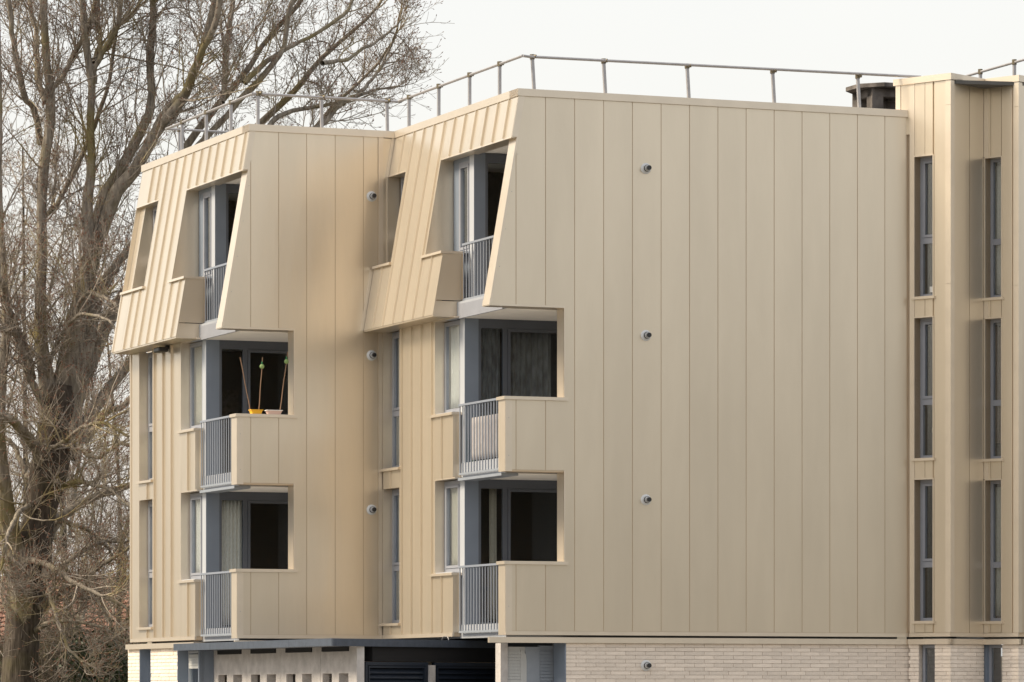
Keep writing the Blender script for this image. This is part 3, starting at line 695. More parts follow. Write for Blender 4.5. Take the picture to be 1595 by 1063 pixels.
# ------------------------------------------------------------------ wall light under the leaning storey
p = PLB.m(4.0, 8.30, 0)
wl = empty('wall_light', p, 'black floodlight fixed under the overhang of the left block', 'light')
b = MB(); b.box(Pl(Vector((0, 0)), EU, -EV), -.17, .17, -.09, .0, .05, .24); b.obj('lamp_housing', FLUE_D, wl, origin=(0, 0, 0), bevel=.02)
MB().box(Pl(Vector((0, 0)), EU, -EV), -.05, .05, -.02, .04, .0, .06).obj('bracket', FLUE_D, wl, origin=(0, 0, 0))

# ------------------------------------------------------------------ curtains and the residents' things
def curtain(pl, a0, a1, z0, z1, d, m, label, waves=9, amp=.03, group=None, gather=0.0):
    n = waves*6; v, f = [], []
    for i in range(n+1):
        t = i/n
        for j in range(7):
            s = j/6; g = 1-gather*math.sin(math.pi*min(1, (1-s)*1.15))
            a = a0+(a1-a0)*t*g
            w = amp*math.sin(t*waves*2*math.pi+.6*math.sin(3*t+s))*(1.15-.3*s)
            v.append(pl.m(a, z0+(z1-z0)*s, d+w))
    for i in range(n):
        for j in range(6): f.append((i*7+j, (i+1)*7+j, (i+1)*7+j+1, i*7+j+1))
    me = bpy.data.meshes.new('curtain'); me.from_pydata(v, [], f); me.materials.append(m)
    me.polygons.foreach_set('use_smooth', [True]*len(me.polygons))
    o = bpy.data.objects.new('curtain', me); COL.objects.link(o)
    so = o.modifiers.new('thickness', 'SOLIDIFY'); so.thickness = .003
    return tag(o, label, 'curtain', group)
PgA = Pl(w2(2.25, 0), EV, -EU); PgB = Pl(w2(OB[0]+2.25, OB[1]), EV, -EU)
PwA = Pl(w2(0, .17), EU, -EV); PwB = Pl(w2(OB[0], OB[1]+.17), EU, -EV)
curtain(PgA, .47, .84, 5.95, 8.2, -.09, NET, 'dark patterned net curtain behind the narrow balcony pane of the middle floor', 6, .022)
curtain(PgA, .97, 1.78, 5.95, 8.15, -.10, NET, 'wide patterned net curtain behind the sliding balcony pane of the middle floor', 8, .02)
curtain(PgB, .46, .86, 3.2, 5.5, -.09, CURT_W, 'white curtain behind the lower left balcony glazing', 6, .03)
curtain(PgA, .70, .84, 3.2, 5.5, -.25, CURT_C, 'narrow pale curtain edge behind the lower balcony glazing of the main block', 2, .02)
curtain(PwA, 2.50, 3.18, 6.8, 8.28, -.085, CURT_W, 'light lace curtain in the middle corner window of the main block', 5, .02)
curtain(PwA, 2.50, 3.18, 4.08, 5.55, -.085, CURT_C, 'cream blind in the lower corner window of the main block', 1, .002)
curtain(PwB, 2.50, 3.18, 6.8, 8.28, -.085, CURT_C, 'cream blind in the middle corner window of the left block', 1, .002)
curtain(PwB, 2.50, 3.18, 4.08, 5.55, -.085, CURT_W, 'white curtain in the tilted lower corner window of the left block', 4, .02)
curtain(Pl(w2(OB[0], OB[1]+.2), EU, -EV), 2.8, 3.2, 1.0, 2.42, -.16, CURT_W, 'white curtain parted in the ground floor window under the roller shutter', 3, .03)
curtain(Pl(w2(0, .45), EU, -EV), 2.5, 2.75, 9.6, 11.0, -.1, CURT_C, 'pale curtain in the top corner window of the main block', 2, .02)
for k, (z0, z1) in enumerate(((3.25, 5.5), (5.98, 8.3))):
    for P_, w_ in ((PLA, 'main block'), (PLB, 'left block')):
        curtain(P_, 5.0, 5.80, z0, z1, -.265, CURT_C, 'pale curtain in the %s slim window on the side of the %s' % (('lower', 'middle')[k], w_), 5, .02)
curtain(P3, .05, .30, 6.25, 8.25, -.27, BROWN_C, 'brown patterned curtain in the middle slim window at the far right', 4, .015, gather=.35)
curtain(P3, .05, .16, 3.3, 5.5, -.26, CURT_C, 'pale curtain strip in the lower slim window at the far right', 1, .01)
curtain(P3, .05, .18, 8.8, 11.0, -.26, CURT_C, 'pale curtain strip in the top slim window at the far right', 1, .01)
# soft toy and sticker in the slim windows of the wing
p = P1.m(.48, 6.46, -.30); t = empty('soft_toy', p, 'cream soft toy sitting inside the middle slim window of the wing', 'toy')
MB().ball((0, 0, .0), .11, 1, 1, 1.1).ball((.02, 0, -.13), .07).obj('body', CREAMF, t, origin=(0, 0, 0), smooth=True)
MB().ball((0, 0, .17), .085).obj('head', CREAMF, t, origin=(0, 0, 0), smooth=True)
s = MB().box(P1, .47, .57, 8.80, 8.90, -.184, -.180).obj('sticker', WHITEP); tag(s, 'white square sticker at the foot of the top slim window', 'sticker')
s = MB(); s.add([P3.m(.12, 3.3, -.25), P3.m(.32, 3.3, -.25), P3.m(.30, 4.0, -.25), P3.m(.26, 4.05, -.25), P3.m(.12, 3.3, -.29), P3.m(.32, 3.3, -.29), P3.m(.30, 4.0, -.29), P3.m(.26, 4.05, -.29)], [(0, 1, 2, 3), (7, 6, 5, 4), (0, 4, 5, 1), (1, 5, 6, 2), (2, 6, 7, 3), (3, 7, 4, 0)])
tag(s.obj('cushion', mat('grey_cloth', (.25, .26, .23), .9)), 'grey cushion leaning inside the lowest slim window at the right', 'cushion')
s = MB().box(P3, .1, .3, 3.85, 4.12, -.5, -.4).obj('red_cloth', REDC, bevel=.02); tag(s, 'dark red cloth inside the lowest slim window at the right', 'cloth')
# tubs with canes on the parapet of the left block
def tub(v0, v1, m, label):
    O_ = Vector(PRB.m((v0+v1)/2, 6.857, -.14)); w = (v1-v0)/2
    r = empty('plant_tub', O_, label, 'tub', 'plastic tubs on the balcony parapet')
    pl = Pl(Vector((0, 0)), EV, -EU); b = MB()
    lo, hi = [(-w*.82, -.055), (w*.82, -.055), (w*.82, .055), (-w*.82, .055)], [(-w, -.07), (w, -.07), (w, .07), (-w, .07)]
    vs_ = [pl.m(a, 0, d) for a, d in lo]+[pl.m(a, .075, d) for a, d in hi]
    b.add(vs_, [(0, 1, 2, 3), (4, 7, 6, 5), (0, 4, 5, 1), (1, 5, 6, 2), (2, 6, 7, 3), (3, 7, 4, 0)]); b.obj('body', m, r, origin=(0, 0, 0), bevel=.008)
    MB().box(pl, -w-.008, w+.008, .068, .082, -.078, .078).obj('rim', WHITEP if m is PINK else m, r, origin=(0, 0, 0))
tub(.29, .50, YEL, 'yellow plastic tub holding two canes on the balcony parapet')
tub(.59, .86, PINK, 'pink plastic tub holding one cane on the balcony parapet')
def cane(v0, v1, z1, label, ballz=None):
    p0 = Vector(PRB.m(v0, 6.93, -.14)); p1 = Vector(PRB.m(v1, z1, -.14)); r = empty('cane', p0, label, 'cane')
    b = MB(); n = 6; pts = [(p1-p0)*(i/n)+Vector((.003*math.sin(i*1.7), 0, 0)) for i in range(n+1)]
    for i in range(n): b.tube(pts[i], pts[i+1], .0085, n=6)
    b.obj('stem', CANE, r, origin=(0, 0, 0))
    if ballz:
        t = (ballz-6.93)/(z1-6.93); c = (p1-p0)*t
        MB().ball(c, .042).obj('ball', GREENB, r, origin=(0, 0, 0), smooth=True)
        MB().tube(c+Vector((0, 0, .035)), c+Vector((0, 0, .085)), .014).obj('tie', mat('green_tie', (.02, .18, .06)), r, origin=(0, 0, 0))
cane(.29, .105, 7.85, 'leftmost cane leaning left from the yellow tub, without a ball')
cane(.45, .52, 7.86, 'upright cane with a green ball in the yellow tub', 7.70)
cane(.84, .985, 7.97, 'cane with a green ball rising from the pink tub', 7.80)
# screen behind the railing of the main block, covered bundle behind that of the left block
curtain(Pl(w2(0, .20), EU, -EV), .55, 2.05, 5.9, 6.62, 0, mat('screen_cloth', (.36, .34, .34), .9, noise=.1, nscale=8), 'pale grey privacy cloth tied behind the middle balcony railing', 11, .012)
s = MB().box(Pl(w2(0, .24), EU, -EV), .33, .50, 5.88, 6.35, -.05, 0).obj('green_bag', DGREEN, bevel=.02); tag(s, 'dark green bag at the right end of the middle balcony of the main block', 'bag')
s = MB().box(Pl(w2(0, .24), EU, -EV), 2.05, 2.20, 5.88, 6.35, -.05, 0).obj('green_bag', DGREEN, bevel=.02); tag(s, 'dark green bag at the left end of the middle balcony of the main block', 'bag')
b = MB(); pb = Pl(w2(OB[0], OB[1]+.5), EU, -EV)
b.prism(pb, [(.45, 5.88), (1.35, 5.88), (1.35, 6.05), (1.2, 6.22), (.9, 6.32), (.6, 6.45), (.45, 6.48)], -.25, .12)
tag(b.obj('covered_bundle', WHITEP, bevel=.03), 'bundle wrapped in white plastic behind the middle left balcony railing', 'bundle')
b = MB(); pb = Pl(w2(0, .8), EU, -EV); b.box(pb, .6, 1.3, 3.75, 3.80, -.4, 0)
for a, d in ((.63, -.03), (1.27, -.03), (.63, -.37), (1.27, -.37)): b.box(pb, a-.02, a+.02, 3.13, 3.75, d-.02, d+.02)
tag(b.obj('balcony_table', FRAME), 'small grey table on the lowest balcony of the main block', 'table')
pt = Pl(w2(OB[0]+5.9, OB[1]), EV, -EU)
pa = MB().box(Pl(w2(OB[0]+4.66, OB[1]), EV, -EU), 1.0, 1.55, 7.0, 7.6, 0, .03).obj('wall_picture', mat('picture_dark', (.05, .05, .055), .6, noise=.5, nscale=12)); tag(pa, 'dark framed picture on the wall inside the middle left balcony room', 'picture')

# ------------------------------------------------------------------ trees
def quads_mesh(name, chunks, m):
    V = np.concatenate([c[0] for c in chunks]); off = 0; Q = []
    for c in chunks: Q.append(c[1]+off); off += len(c[0])
    Q = np.concatenate(Q); me = bpy.data.meshes.new(name)
    me.vertices.add(len(V)); me.vertices.foreach_set('co', V.astype(np.float32).ravel())
    me.loops.add(Q.size); me.loops.foreach_set('vertex_index', Q.astype(np.int32).ravel())
    me.polygons.add(len(Q)); me.polygons.foreach_set('loop_start', np.arange(0, Q.size, 4, dtype=np.int32))
    me.polygons.foreach_set('use_smooth', np.ones(len(Q), bool))
    me.update(calc_edges=True); me.materials.append(m); return me
def tubes(P, R, k):
    """P (B,n,3), R (B,n): k-sided tubes"""
    B, n, _ = P.shape
    T = np.gradient(P, axis=1); T /= np.linalg.norm(T, axis=2, keepdims=True)+1e-9
    ref = np.where(np.abs(T[:, :1, 2:3]) > .9, np.array([1., 0, 0]), np.array([0, 0, 1.]))
    X = np.cross(T, ref); X /= np.linalg.norm(X, axis=2, keepdims=True)+1e-9; Y = np.cross(T, X)
    a = np.arange(k)*2*np.pi/k
    V = P[:, :, None]+R[:, :, None, None]*(X[:, :, None]*np.cos(a)[:, None]+Y[:, :, None]*np.sin(a)[:, None])
    i = np.arange(n-1)[:, None]; j = np.arange(k)[None]
    q = np.stack([i*k+j, i*k+(j+1) % k, (i+1)*k+(j+1) % k, (i+1)*k+j], -1).reshape(-1, 4)
    Q = (q[None]+(np.arange(B)*n*k)[:, None, None]).reshape(-1, 4)
    return V.reshape(-1, 3), Q
def children(P, R, per, lenr, angr, n, rad, up=.25, t0=.15, t1=.98, curl=.15, taper=.35):
    B, m, _ = P.shape
    idx = np.repeat(np.arange(B), per); K = len(idx)
    t = rng.uniform(t0, t1, K)*(m-1); i = np.minimum(t.astype(int), m-2); fr = (t-i)[:, None]
    p0 = P[idx, i]*(1-fr)+P[idx, i+1]*fr; r0 = R[idx, i]*(1-fr[:, 0])+R[idx, i+1]*fr[:, 0]
    T = P[idx, i+1]-P[idx, i]; T /= np.linalg.norm(T, axis=1, keepdims=True)+1e-9
    rd = rng.normal(size=(K, 3)); rd -= (rd*T).sum(1, keepdims=True)*T; rd /= np.linalg.norm(rd, axis=1, keepdims=True)+1e-9
    an = rng.uniform(*angr, K)[:, None]; d = T*np.cos(an)+rd*np.sin(an)
    L = rng.uniform(*lenr, K)*(1.15-.78*t/(m-1)); step = (L/(n-1))[:, None]
    out = [p0]; cv = rng.normal(size=(K, 3))*curl
    for s in range(n-1):
        d = d+cv+rng.normal(size=(K, 3))*curl*.6; d[:, 2] += up; d /= np.linalg.norm(d, axis=1, keepdims=True)
        out.append(out[-1]+d*step)
    Pn = np.stack(out, 1); rb = np.minimum(rad[0]*rng.uniform(.7, 1.3, K), r0*.75)
    f = np.linspace(1, taper, n)[None]; return Pn, np.maximum(rb[:, None]*f, rad[1])
def spline(pts, n):
    pts = np.array(pts, float); m = len(pts); P = np.vstack([2*pts[0]-pts[1], pts, 2*pts[-1]-pts[-2]])
    t = np.linspace(0, m-1-1e-6, n); i = t.astype(int); u = (t-i)[:, None]
    a, b, c, d = P[i], P[i+1], P[i+2], P[i+3]
    return .5*((2*b)+(c-a)*u+(2*a-5*b+4*c-d)*u*u+(3*b-a-3*c+d)*u**3)
def bark(name, c1, c2, moss, sc=1.):
    m = bpy.data.materials.new(name); m.use_nodes = True; n = m.node_tree; b = n.nodes['Principled BSDF']; b.inputs['Roughness'].default_value = .9
    tc_ = n.nodes.new('ShaderNodeTexCoord'); mp = n.nodes.new('ShaderNodeMapping'); mp.inputs['Scale'].default_value = (6, 6, 1.2)
    n.links.new(tc_.outputs['Object'], mp.inputs['Vector'])
    t = n.nodes.new('ShaderNodeTexNoise'); t.inputs['Scale'].default_value = 2.5*sc; t.inputs['Detail'].default_value = 7; n.links.new(mp.outputs[0], t.inputs['Vector'])
    r = n.nodes.new('ShaderNodeValToRGB'); r.color_ramp.elements[0].position = .35; r.color_ramp.elements[1].position = .65
    r.color_ramp.elements[0].color = (*c1, 1); r.color_ramp.elements[1].color = (*c2, 1); n.links.new(t.outputs['Fac'], r.inputs['Fac'])
    t2 = n.nodes.new('ShaderNodeTexNoise'); t2.inputs['Scale'].default_value = .9; t2.inputs['Detail'].default_value = 6; n.links.new(tc_.outputs['Object'], t2.inputs['Vector'])
    r2 = n.nodes.new('ShaderNodeValToRGB'); r2.color_ramp.elements[0].position = .52; r2.color_ramp.elements[1].position = .66
    n.links.new(t2.outputs['Fac'], r2.inputs['Fac'])
    mx = n.nodes.new('ShaderNodeMix'); mx.data_type = 'RGBA'; n.links.new(r2.outputs['Color'], mx.inputs[0])
    n.links.new(r.outputs['Color'], mx.inputs[6]); mx.inputs[7].default_value = (*moss, 1); n.links.new(mx.outputs[2], b.inputs['Base Color'])
    bp = n.nodes.new('ShaderNodeBump'); bp.inputs['Strength'].default_value = .9; bp.inputs['Distance'].default_value = .04
    n.links.new(t.outputs['Fac'], bp.inputs['Height']); n.links.new(bp.outputs[0], b.inputs['Normal'])
    return m
BARK = bark('bark', (.040, .030, .023), (.115, .092, .073), (.085, .072, .035))
LIMB = bark('limb_bark', (.15, .128, .105), (.33, .29, .24), (.21, .175, .08))
TWIG = bark('twig_bark', (.22, .188, .16), (.40, .35, .30), (.32, .26, .13))
BUD = mat('bud', (.20, .10, .065), .8)
ZT_ = 92.0
def px2w(px, py, Z): return ((px-797.5)/F*Z, Z, 1.95+(1082-py)/F*Z)
# limbs traced over the photograph, (px, py, half width in px), each given its own run in depth
TR0 = [(30, 1240, 38), (31, 1063, 28), (38, 950, 29), (45, 890, 30), (54, 840, 27), (64, 790, 25), (76, 730, 28), (86, 680, 30), (92, 630, 26), (96, 600, 20)]
LIMBS = [
 ([(40, 1010, 14), (38, 950, 20), (27, 885, 20), (12, 820, 17), (4, 750, 12), (-2, 690, 10), (2, 600, 8), (13, 500, 7), (8, 420, 6), (3, 300, 5), (2, 200, 4), (-3, 0, 3), (-6, -140, 2)], -1.5),
 ([(80, 665, 20), (70, 610, 15), (64, 560, 11), (60, 480, 9), (62, 400, 8), (63, 330, 8), (66, 260, 8), (73, 200, 8), (76, 140, 7), (70, 80, 6), (68, 0, 6), (66, -120, 4)], -.8),
 ([(64, 225, 6), (55, 175, 5), (42, 150, 5), (32, 110, 5), (20, 60, 4), (12, 0, 4), (5, -110, 3)], -1.6),
 ([(76, 145, 5), (95, 118, 4), (115, 85, 4), (135, 45, 4), (150, 0, 4), (162, -110, 3)], .8),
 ([(72, 160, 5), (60, 120, 5), (58, 60, 4), (50, 20, 4), (40, -90, 3)], 1.2),
 ([(92, 650, 20), (100, 600, 17), (107, 560, 17), (118, 500, 15), (135, 440, 13), (141, 380, 11), (139, 320, 9), (145, 260, 7), (143, 180, 6), (145, 120, 6), (138, 60, 6), (133, 0, 5), (128, -120, 4)], -.2),
 ([(148, 130, 4), (158, 90, 4), (178, 50, 4), (190, 10, 4), (200, -110, 3)], -1.2),
 ([(146, 100, 5), (152, 60, 4), (152, 0, 4), (150, -110, 3)], 1.5),
 ([(145, 95, 4), (170, 78, 4), (187, 40, 4), (215, 8, 3), (240, -70, 2)], .9),
 ([(100, 640, 18), (118, 540, 14), (133, 470, 13), (150, 400, 13), (158, 350, 12), (168, 310, 10), (188, 270, 8), (212, 225, 8), (235, 170, 7), (238, 110, 6), (242, 40, 6), (240, 0, 5), (240, -110, 4)], .6),
 ([(156, 365, 10), (172, 318, 11), (190, 285, 11), (215, 255, 10), (245, 205, 9), (275, 170, 8), (300, 125, 7), (318, 65, 6), (335, 10, 6), (350, -70, 4)], -1.),
 ([(245, 200, 7), (262, 172, 6), (290, 138, 6), (305, 95, 5), (332, 40, 5), (345, -40, 4)], -2.2),
 ([(60, 325, 4), (75, 330, 4), (100, 290, 4), (130, 215, 4), (160, 130, 3), (175, 40, 3), (185, -60, 2)], 1.0),
 ([(100, 690, 18), (108, 625, 17), (128, 560, 14), (142, 500, 13), (160, 450, 11), (180, 420, 9), (200, 395, 9), (225, 350, 9), (245, 300, 9), (285, 235, 8), (330, 175, 7), (375, 120, 6), (410, 70, 5), (460, 15, 5), (500, -50, 4)], 1.3),
 ([(345, 160, 5), (352, 120, 5), (358, 70, 5), (362, 10, 4), (372, -70, 3)], .5),
 ([(105, 700, 18), (120, 630, 13), (142, 570, 12), (165, 510, 11), (190, 470, 10), (232, 420, 9), (290, 330, 8), (360, 250, 7), (420, 190, 7), (470, 140, 6), (500, 98, 5), (545, 55, 4), (590, 15, 3), (620, -40, 2)], 2.2),
 ([(110, 710, 14), (150, 640, 9), (225, 540, 8), (330, 400, 7), (420, 290, 6), (478, 215, 5), (520, 165, 4), (578, 105, 3), (612, 60, 2.5), (625, 15, 2)], 3.0),
 ([(260, 290, 6), (330, 200, 5), (400, 130, 5), (440, 80, 4), (455, 20, 4), (470, -50, 3)], .6),
 ([(380, 130, 5), (420, 95, 4), (470, 70, 3), (530, 30, 3), (560, -20, 2)], 1.6),
 ([(470, 225, 4), (520, 170, 4), (560, 140, 3), (590, 110, 2.5), (605, 80, 2), (620, 40, 1.5)], 2.6),
 ([(505, 100, 4), (540, 95, 3), (575, 75, 2.5), (600, 55, 2), (625, 30, 1.5)], 2.4),
 ([(400, 215, 5), (440, 180, 4), (490, 165, 3), (540, 150, 2.5), (590, 135, 2), (625, 135, 1.2), (641, 124, .9)], 1.9),
 ([(50, 590, 7), (38, 539, 6), (21, 497, 5), (10, 455, 4), (0, 434, 4), (-30, 380, 3)], -2),
 ([(76, 640, 6), (50, 585, 6), (30, 520, 6), (0, 508, 4), (-40, 470, 3)], -1.5),
 ([(60, 745, 8), (54, 690, 8), (28, 655, 7), (0, 640, 6), (-50, 600, 4)], -2.5),
 ([(72, 780, 8), (40, 740, 5), (20, 700, 4), (-10, 670, 3)], 1.),
 ([(52, 872, 8), (72, 845, 9), (95, 813, 8), (116, 795, 7), (140, 781, 6), (176, 767, 6), (205, 757, 5), (260, 735, 4), (330, 700, 3)], 1.8),
 ([(95, 720, 9), (116, 692, 7), (139, 678, 6), (157, 643, 6), (185, 633, 5), (210, 612, 5), (260, 580, 4)], 2.2),
 ([(95, 560, 5), (120, 470, 4), (150, 460, 3), (180, 480, 2.5), (205, 520, 2)], -2.6),
 ([(70, 600, 4), (90, 530, 3), (120, 490, 3), (170, 500, 2), (200, 540, 1.5)], -3.),
 ([(70, 700, 4), (100, 690, 3), (150, 660, 3), (200, 680, 2)], -3.2),
 ([(38, 868, 5), (66, 880, 5), (100, 900, 4), (150, 925, 3), (200, 950, 2)], -2.8),
 ([(38, 965, 5), (66, 948, 5), (95, 935, 4), (140, 930, 3), (190, 905, 2), (240, 900, 1.5)], 1.5),
 ([(48, 925, 6), (72, 905, 5), (110, 868, 4), (150, 850, 3), (200, 842, 2), (240, 850, 1.5)], 1.2),
 ([(45, 955, 6), (75, 935, 5), (108, 912, 4), (140, 893, 3.5), (175, 872, 3), (205, 851, 2.5), (240, 835, 2)], -1.4),
 ([(45, 985, 5), (80, 965, 4), (120, 960, 3), (160, 975, 2), (200, 1000, 1.5)], -1.8),
 ([(85, 760, 5), (120, 752, 4), (160, 762, 3), (200, 790, 2), (225, 830, 1.5)], -2.4),
 ([(78, 800, 5), (110, 818, 4), (150, 842, 3), (185, 880, 2), (205, 925, 1.5)], 2.4),
 ([(60, 880, 5), (80, 915, 4), (92, 960, 3), (110, 1010, 2), (140, 1050, 1.5)], -2.6),
 ([(20, 860, 5), (0, 880, 4), (-20, 930, 3), (-30, 990, 2)], -2.),
 ([(50, 780, 5), (30, 790, 4), (12, 830, 3), (0, 890, 2)], -2.6),
 ([(116, 692, 4), (150, 710, 3), (190, 690, 3), (240, 700, 2)], -2.),
]
def build_tree(Z0, limbs, trunk, seed, d1=.26, n2=8, n3=6, with_buds=True, name='bare_tree', label='', group=None, scale=1., l1=(1.1, 3.1)):
    global rng; rng = np.random.default_rng(seed)
    root = px2w(trunk[0][0], 1082+1.95/Z0*F, Z0)[:2]
    o = empty(name, (root[0], root[1], 0), label, 'tree', group)
    off = np.array([root[0], root[1], 0.])
    pts = np.array([[*px2w(a, b, Z0), r*Z0/F] for a, b, r in trunk]); sp = spline(pts, 40)
    rb = sp[:, 3]*(1+.06*np.sin(np.linspace(0, 22, 40)))
    v, q = tubes(sp[None, :, :3]-off, rb[None], 20)
    wob = 1+.10*np.sin(7*np.arctan2(*(v[:, :2]-np.repeat(sp[:, :2]-off[:2], 20, 0)).T)+v[:, 2]*.6)*.6
    c = np.repeat(sp[:, :3]-off, 20, 0); v = c+(v-c)*wob[:, None]
    tr = bpy.data.objects.new('trunk', quads_mesh('trunk', [(v, q)], BARK)); COL.objects.link(tr); tr.parent = o
    big, P1s, R1s = [], [], []
    for L, dz in limbs:
        if L[-1][0] > 480 and L[0][0] > 90: L = [(x, y, w*(1 if i < 5 else .78)) for i, (x, y, w) in enumerate(L)]
        if L[-1][2] > 1.6 and L[-1][1] < 0:                   # let the limb taper out above the picture too
            (xa, ya, _), (xb, yb, rb_) = L[-2], L[-1]; q = 95/math.hypot(xb-xa, yb-ya)
            L = L+[(xb+(xb-xa)*q, yb+(yb-ya)*q, rb_*.55), (xb+(xb-xa)*q*1.9, yb+(yb-ya)*q*1.9, .5)]
        n = 28; m = len(L)
        a = np.array([[*px2w(x, y, Z0+dz*min(1, i/(m-1)*1.3)), r*Z0/F*scale] for i, (x, y, r) in enumerate(L)])
        sp = spline(a, n); w = np.cumsum(rng.normal(size=(n, 3))*.018, 0); w -= np.linspace(0, 1, n)[:, None]*w[-1]
        P = sp[:, :3]+w-off; R = np.maximum(sp[:, 3], .008)
        big.append(tubes(P[None], R[None], 10))
        ln = np.linalg.norm(np.diff(P, axis=0), axis=1).sum(); k = max(3, int(ln/d1))
        if L[-1][0] > 480 and L[0][0] > 90: k = int(k*.72); lim = (.7, 2.1)
        else: lim = l1
        p1, r1 = children(P[None], R[None], k, lim, (.35, 1.05), 9, (.018, .0055), up=.10, curl=.10, t0=.05, t1=1.)
        P1s.append(p1); R1s.append(r1)
    lo = bpy.data.objects.new('limbs', quads_mesh('limbs', big, LIMB)); COL.objects.link(lo); lo.parent = o
    P1_, R1_ = np.concatenate(P1s), np.concatenate(R1s)
    P2_, R2_ = children(P1_, R1_, n2, (.35, 1.35), (.4, 1.1), 6, (.0078, .0042), up=.10, curl=.14)
    ch = [tubes(P1_, R1_, 5), tubes(P2_, R2_, 3)]
    if n3:
        P3_, R3_ = children(P2_, R2_, n3, (.12, .45), (.5, 1.2), 4, (.0052, .0034), up=.16, curl=.16)
        ch.append(tubes(P3_, R3_, 3))
    tw = bpy.data.objects.new('twigs', quads_mesh('twigs', ch, TWIG)); COL.objects.link(tw); tw.parent = o; tw['kind'] = 'stuff'
    if with_buds and n3:
        e = P3_[:, -1]; d = P3_[:, -1]-P3_[:, -2]; d /= np.linalg.norm(d, axis=1, keepdims=True)
        sel = rng.random(len(e)) < .7; e, d = e[sel], d[sel]
        P = np.stack([e-d*.005, e+d*.022, e+d*.055], 1); R = np.tile([.004, .011, .002], (len(e), 1))
        bd = bpy.data.objects.new('buds', quads_mesh('buds', [tubes(P, R, 3)], BUD)); COL.objects.link(bd); bd.parent = o; bd['kind'] = 'stuff'
    return o
build_tree(ZT_, LIMBS, TR0, 5, label='huge bare tree with forked trunk at the left, branches reaching over the roof')
# slimmer bare trees standing further back
def back_tree(px, Z, h, seed, label, w=6):
    r = random.Random(seed); H = lambda m: 1082-(m-1.95)/Z*F
    tr = [(px, H(0), w*1.4), (px+r.uniform(-5, 5), H(h*.15), w), (px+r.uniform(-8, 8), H(h*.35), w*.8), (px+r.uniform(-10, 10), H(h*.6), w*.6), (px+r.uniform(-14, 14), H(h*.95), w*.25)]
    L = []
    for i in range(9):
        z0 = h*r.uniform(.1, .6); x0 = px; dx = r.choice((-1, 1))*r.uniform(30, 120)
        L.append(([(x0, H(z0), w*.5), (x0+dx*.35, H(z0+h*.08), w*.4), (x0+dx*.7, H(z0+h*.2), w*.3), (x0+dx, H(z0+h*.36), w*.15)], r.uniform(-3, 3)))
    return build_tree(Z, L, tr, seed, d1=.42, n2=8, n3=4, with_buds=False, label=label, group='bare trees behind the large tree')
back_tree(36, 112, 17, 21, 'slim bare tree standing behind the left stem of the huge tree', 5)
back_tree(108, 118, 14, 22, 'bare tree directly behind the huge forked trunk', 7)
back_tree(178, 124, 13, 23, 'bare tree half hidden by the left edge of the building', 5)
back_tree(-60, 108, 15, 24, 'bare tree just outside the left edge', 7)
back_tree(330, 126, 15, 25, 'bare tree rising behind the roof of the left block', 6)

# thicket: bare shrubs and an ivy-covered bush
SHRUBT = bark('shrub_bark', (.07, .056, .043), (.155, .125, .10), (.11, .10, .045))
def shrub(px, Z, hgt, wid, seed, label, m=None, name='bare_shrub'):
    global rng; rng = np.random.default_rng(seed)
    x = (px-797.5)/F*Z; o = empty(name, (x, Z, 0), label, 'shrub', 'bare shrubs below the tree')
    n = 34; base = np.zeros((n, 3)); base[:, 0] = rng.uniform(-wid/2, wid/2, n); base[:, 1] = rng.uniform(-.8, .8, n)
    P = [base]; d = rng.normal(size=(n, 3))*.28; d[:, 2] = 1
    for s in range(7): d = d+rng.normal(size=(n, 3))*.13; d[:, 2] += .02; P.append(P[-1]+d/np.linalg.norm(d, axis=1, keepdims=True)*hgt/7)
    P = np.stack(P, 1); R = np.tile(np.linspace(.025, .008, 8), (n, 1))
    p1, r1 = children(P, R, 12, (.5, 1.4), (.3, 1.), 6, (.010, .005), up=.04, curl=.16, t0=.05)
    p2, r2 = children(p1, r1, 7, (.2, .7), (.4, 1.2), 4, (.006, .004), up=.02, curl=.2)
    t = bpy.data.objects.new('twigs', quads_mesh('twigs', [tubes(P, R, 5), tubes(p1, r1, 3), tubes(p2, r2, 3)], SHRUBT)); COL.objects.link(t); t.parent = o; t['kind'] = 'stuff'
    return o
LB_ = ['in front of the dark ivy bush', 'at the foot of the huge trunk', 'left of the huge trunk', 'right of the huge trunk', 'under the red roof', 'beside the brick corner', 'far behind the trunk', 'behind the left block', 'furthest back in front of the red roof', 'between the trunk and the red roof']
for i, (px, Z, h, wd) in enumerate(((168, 94, 3.2, 3), (84, 95, 3.2, 3), (-5, 94, 3.4, 3), (115, 97, 3.5, 3), (140, 99, 3.5, 3.4), (195, 98, 3.3, 3), (80, 104, 4.0, 4), (230, 104, 3.8, 4), (160, 108, 3.7, 4), (110, 110, 3.9, 4))):
    shrub(px, Z, h, wd, 50+i, 'tangled leafless shrub %s' % LB_[i])
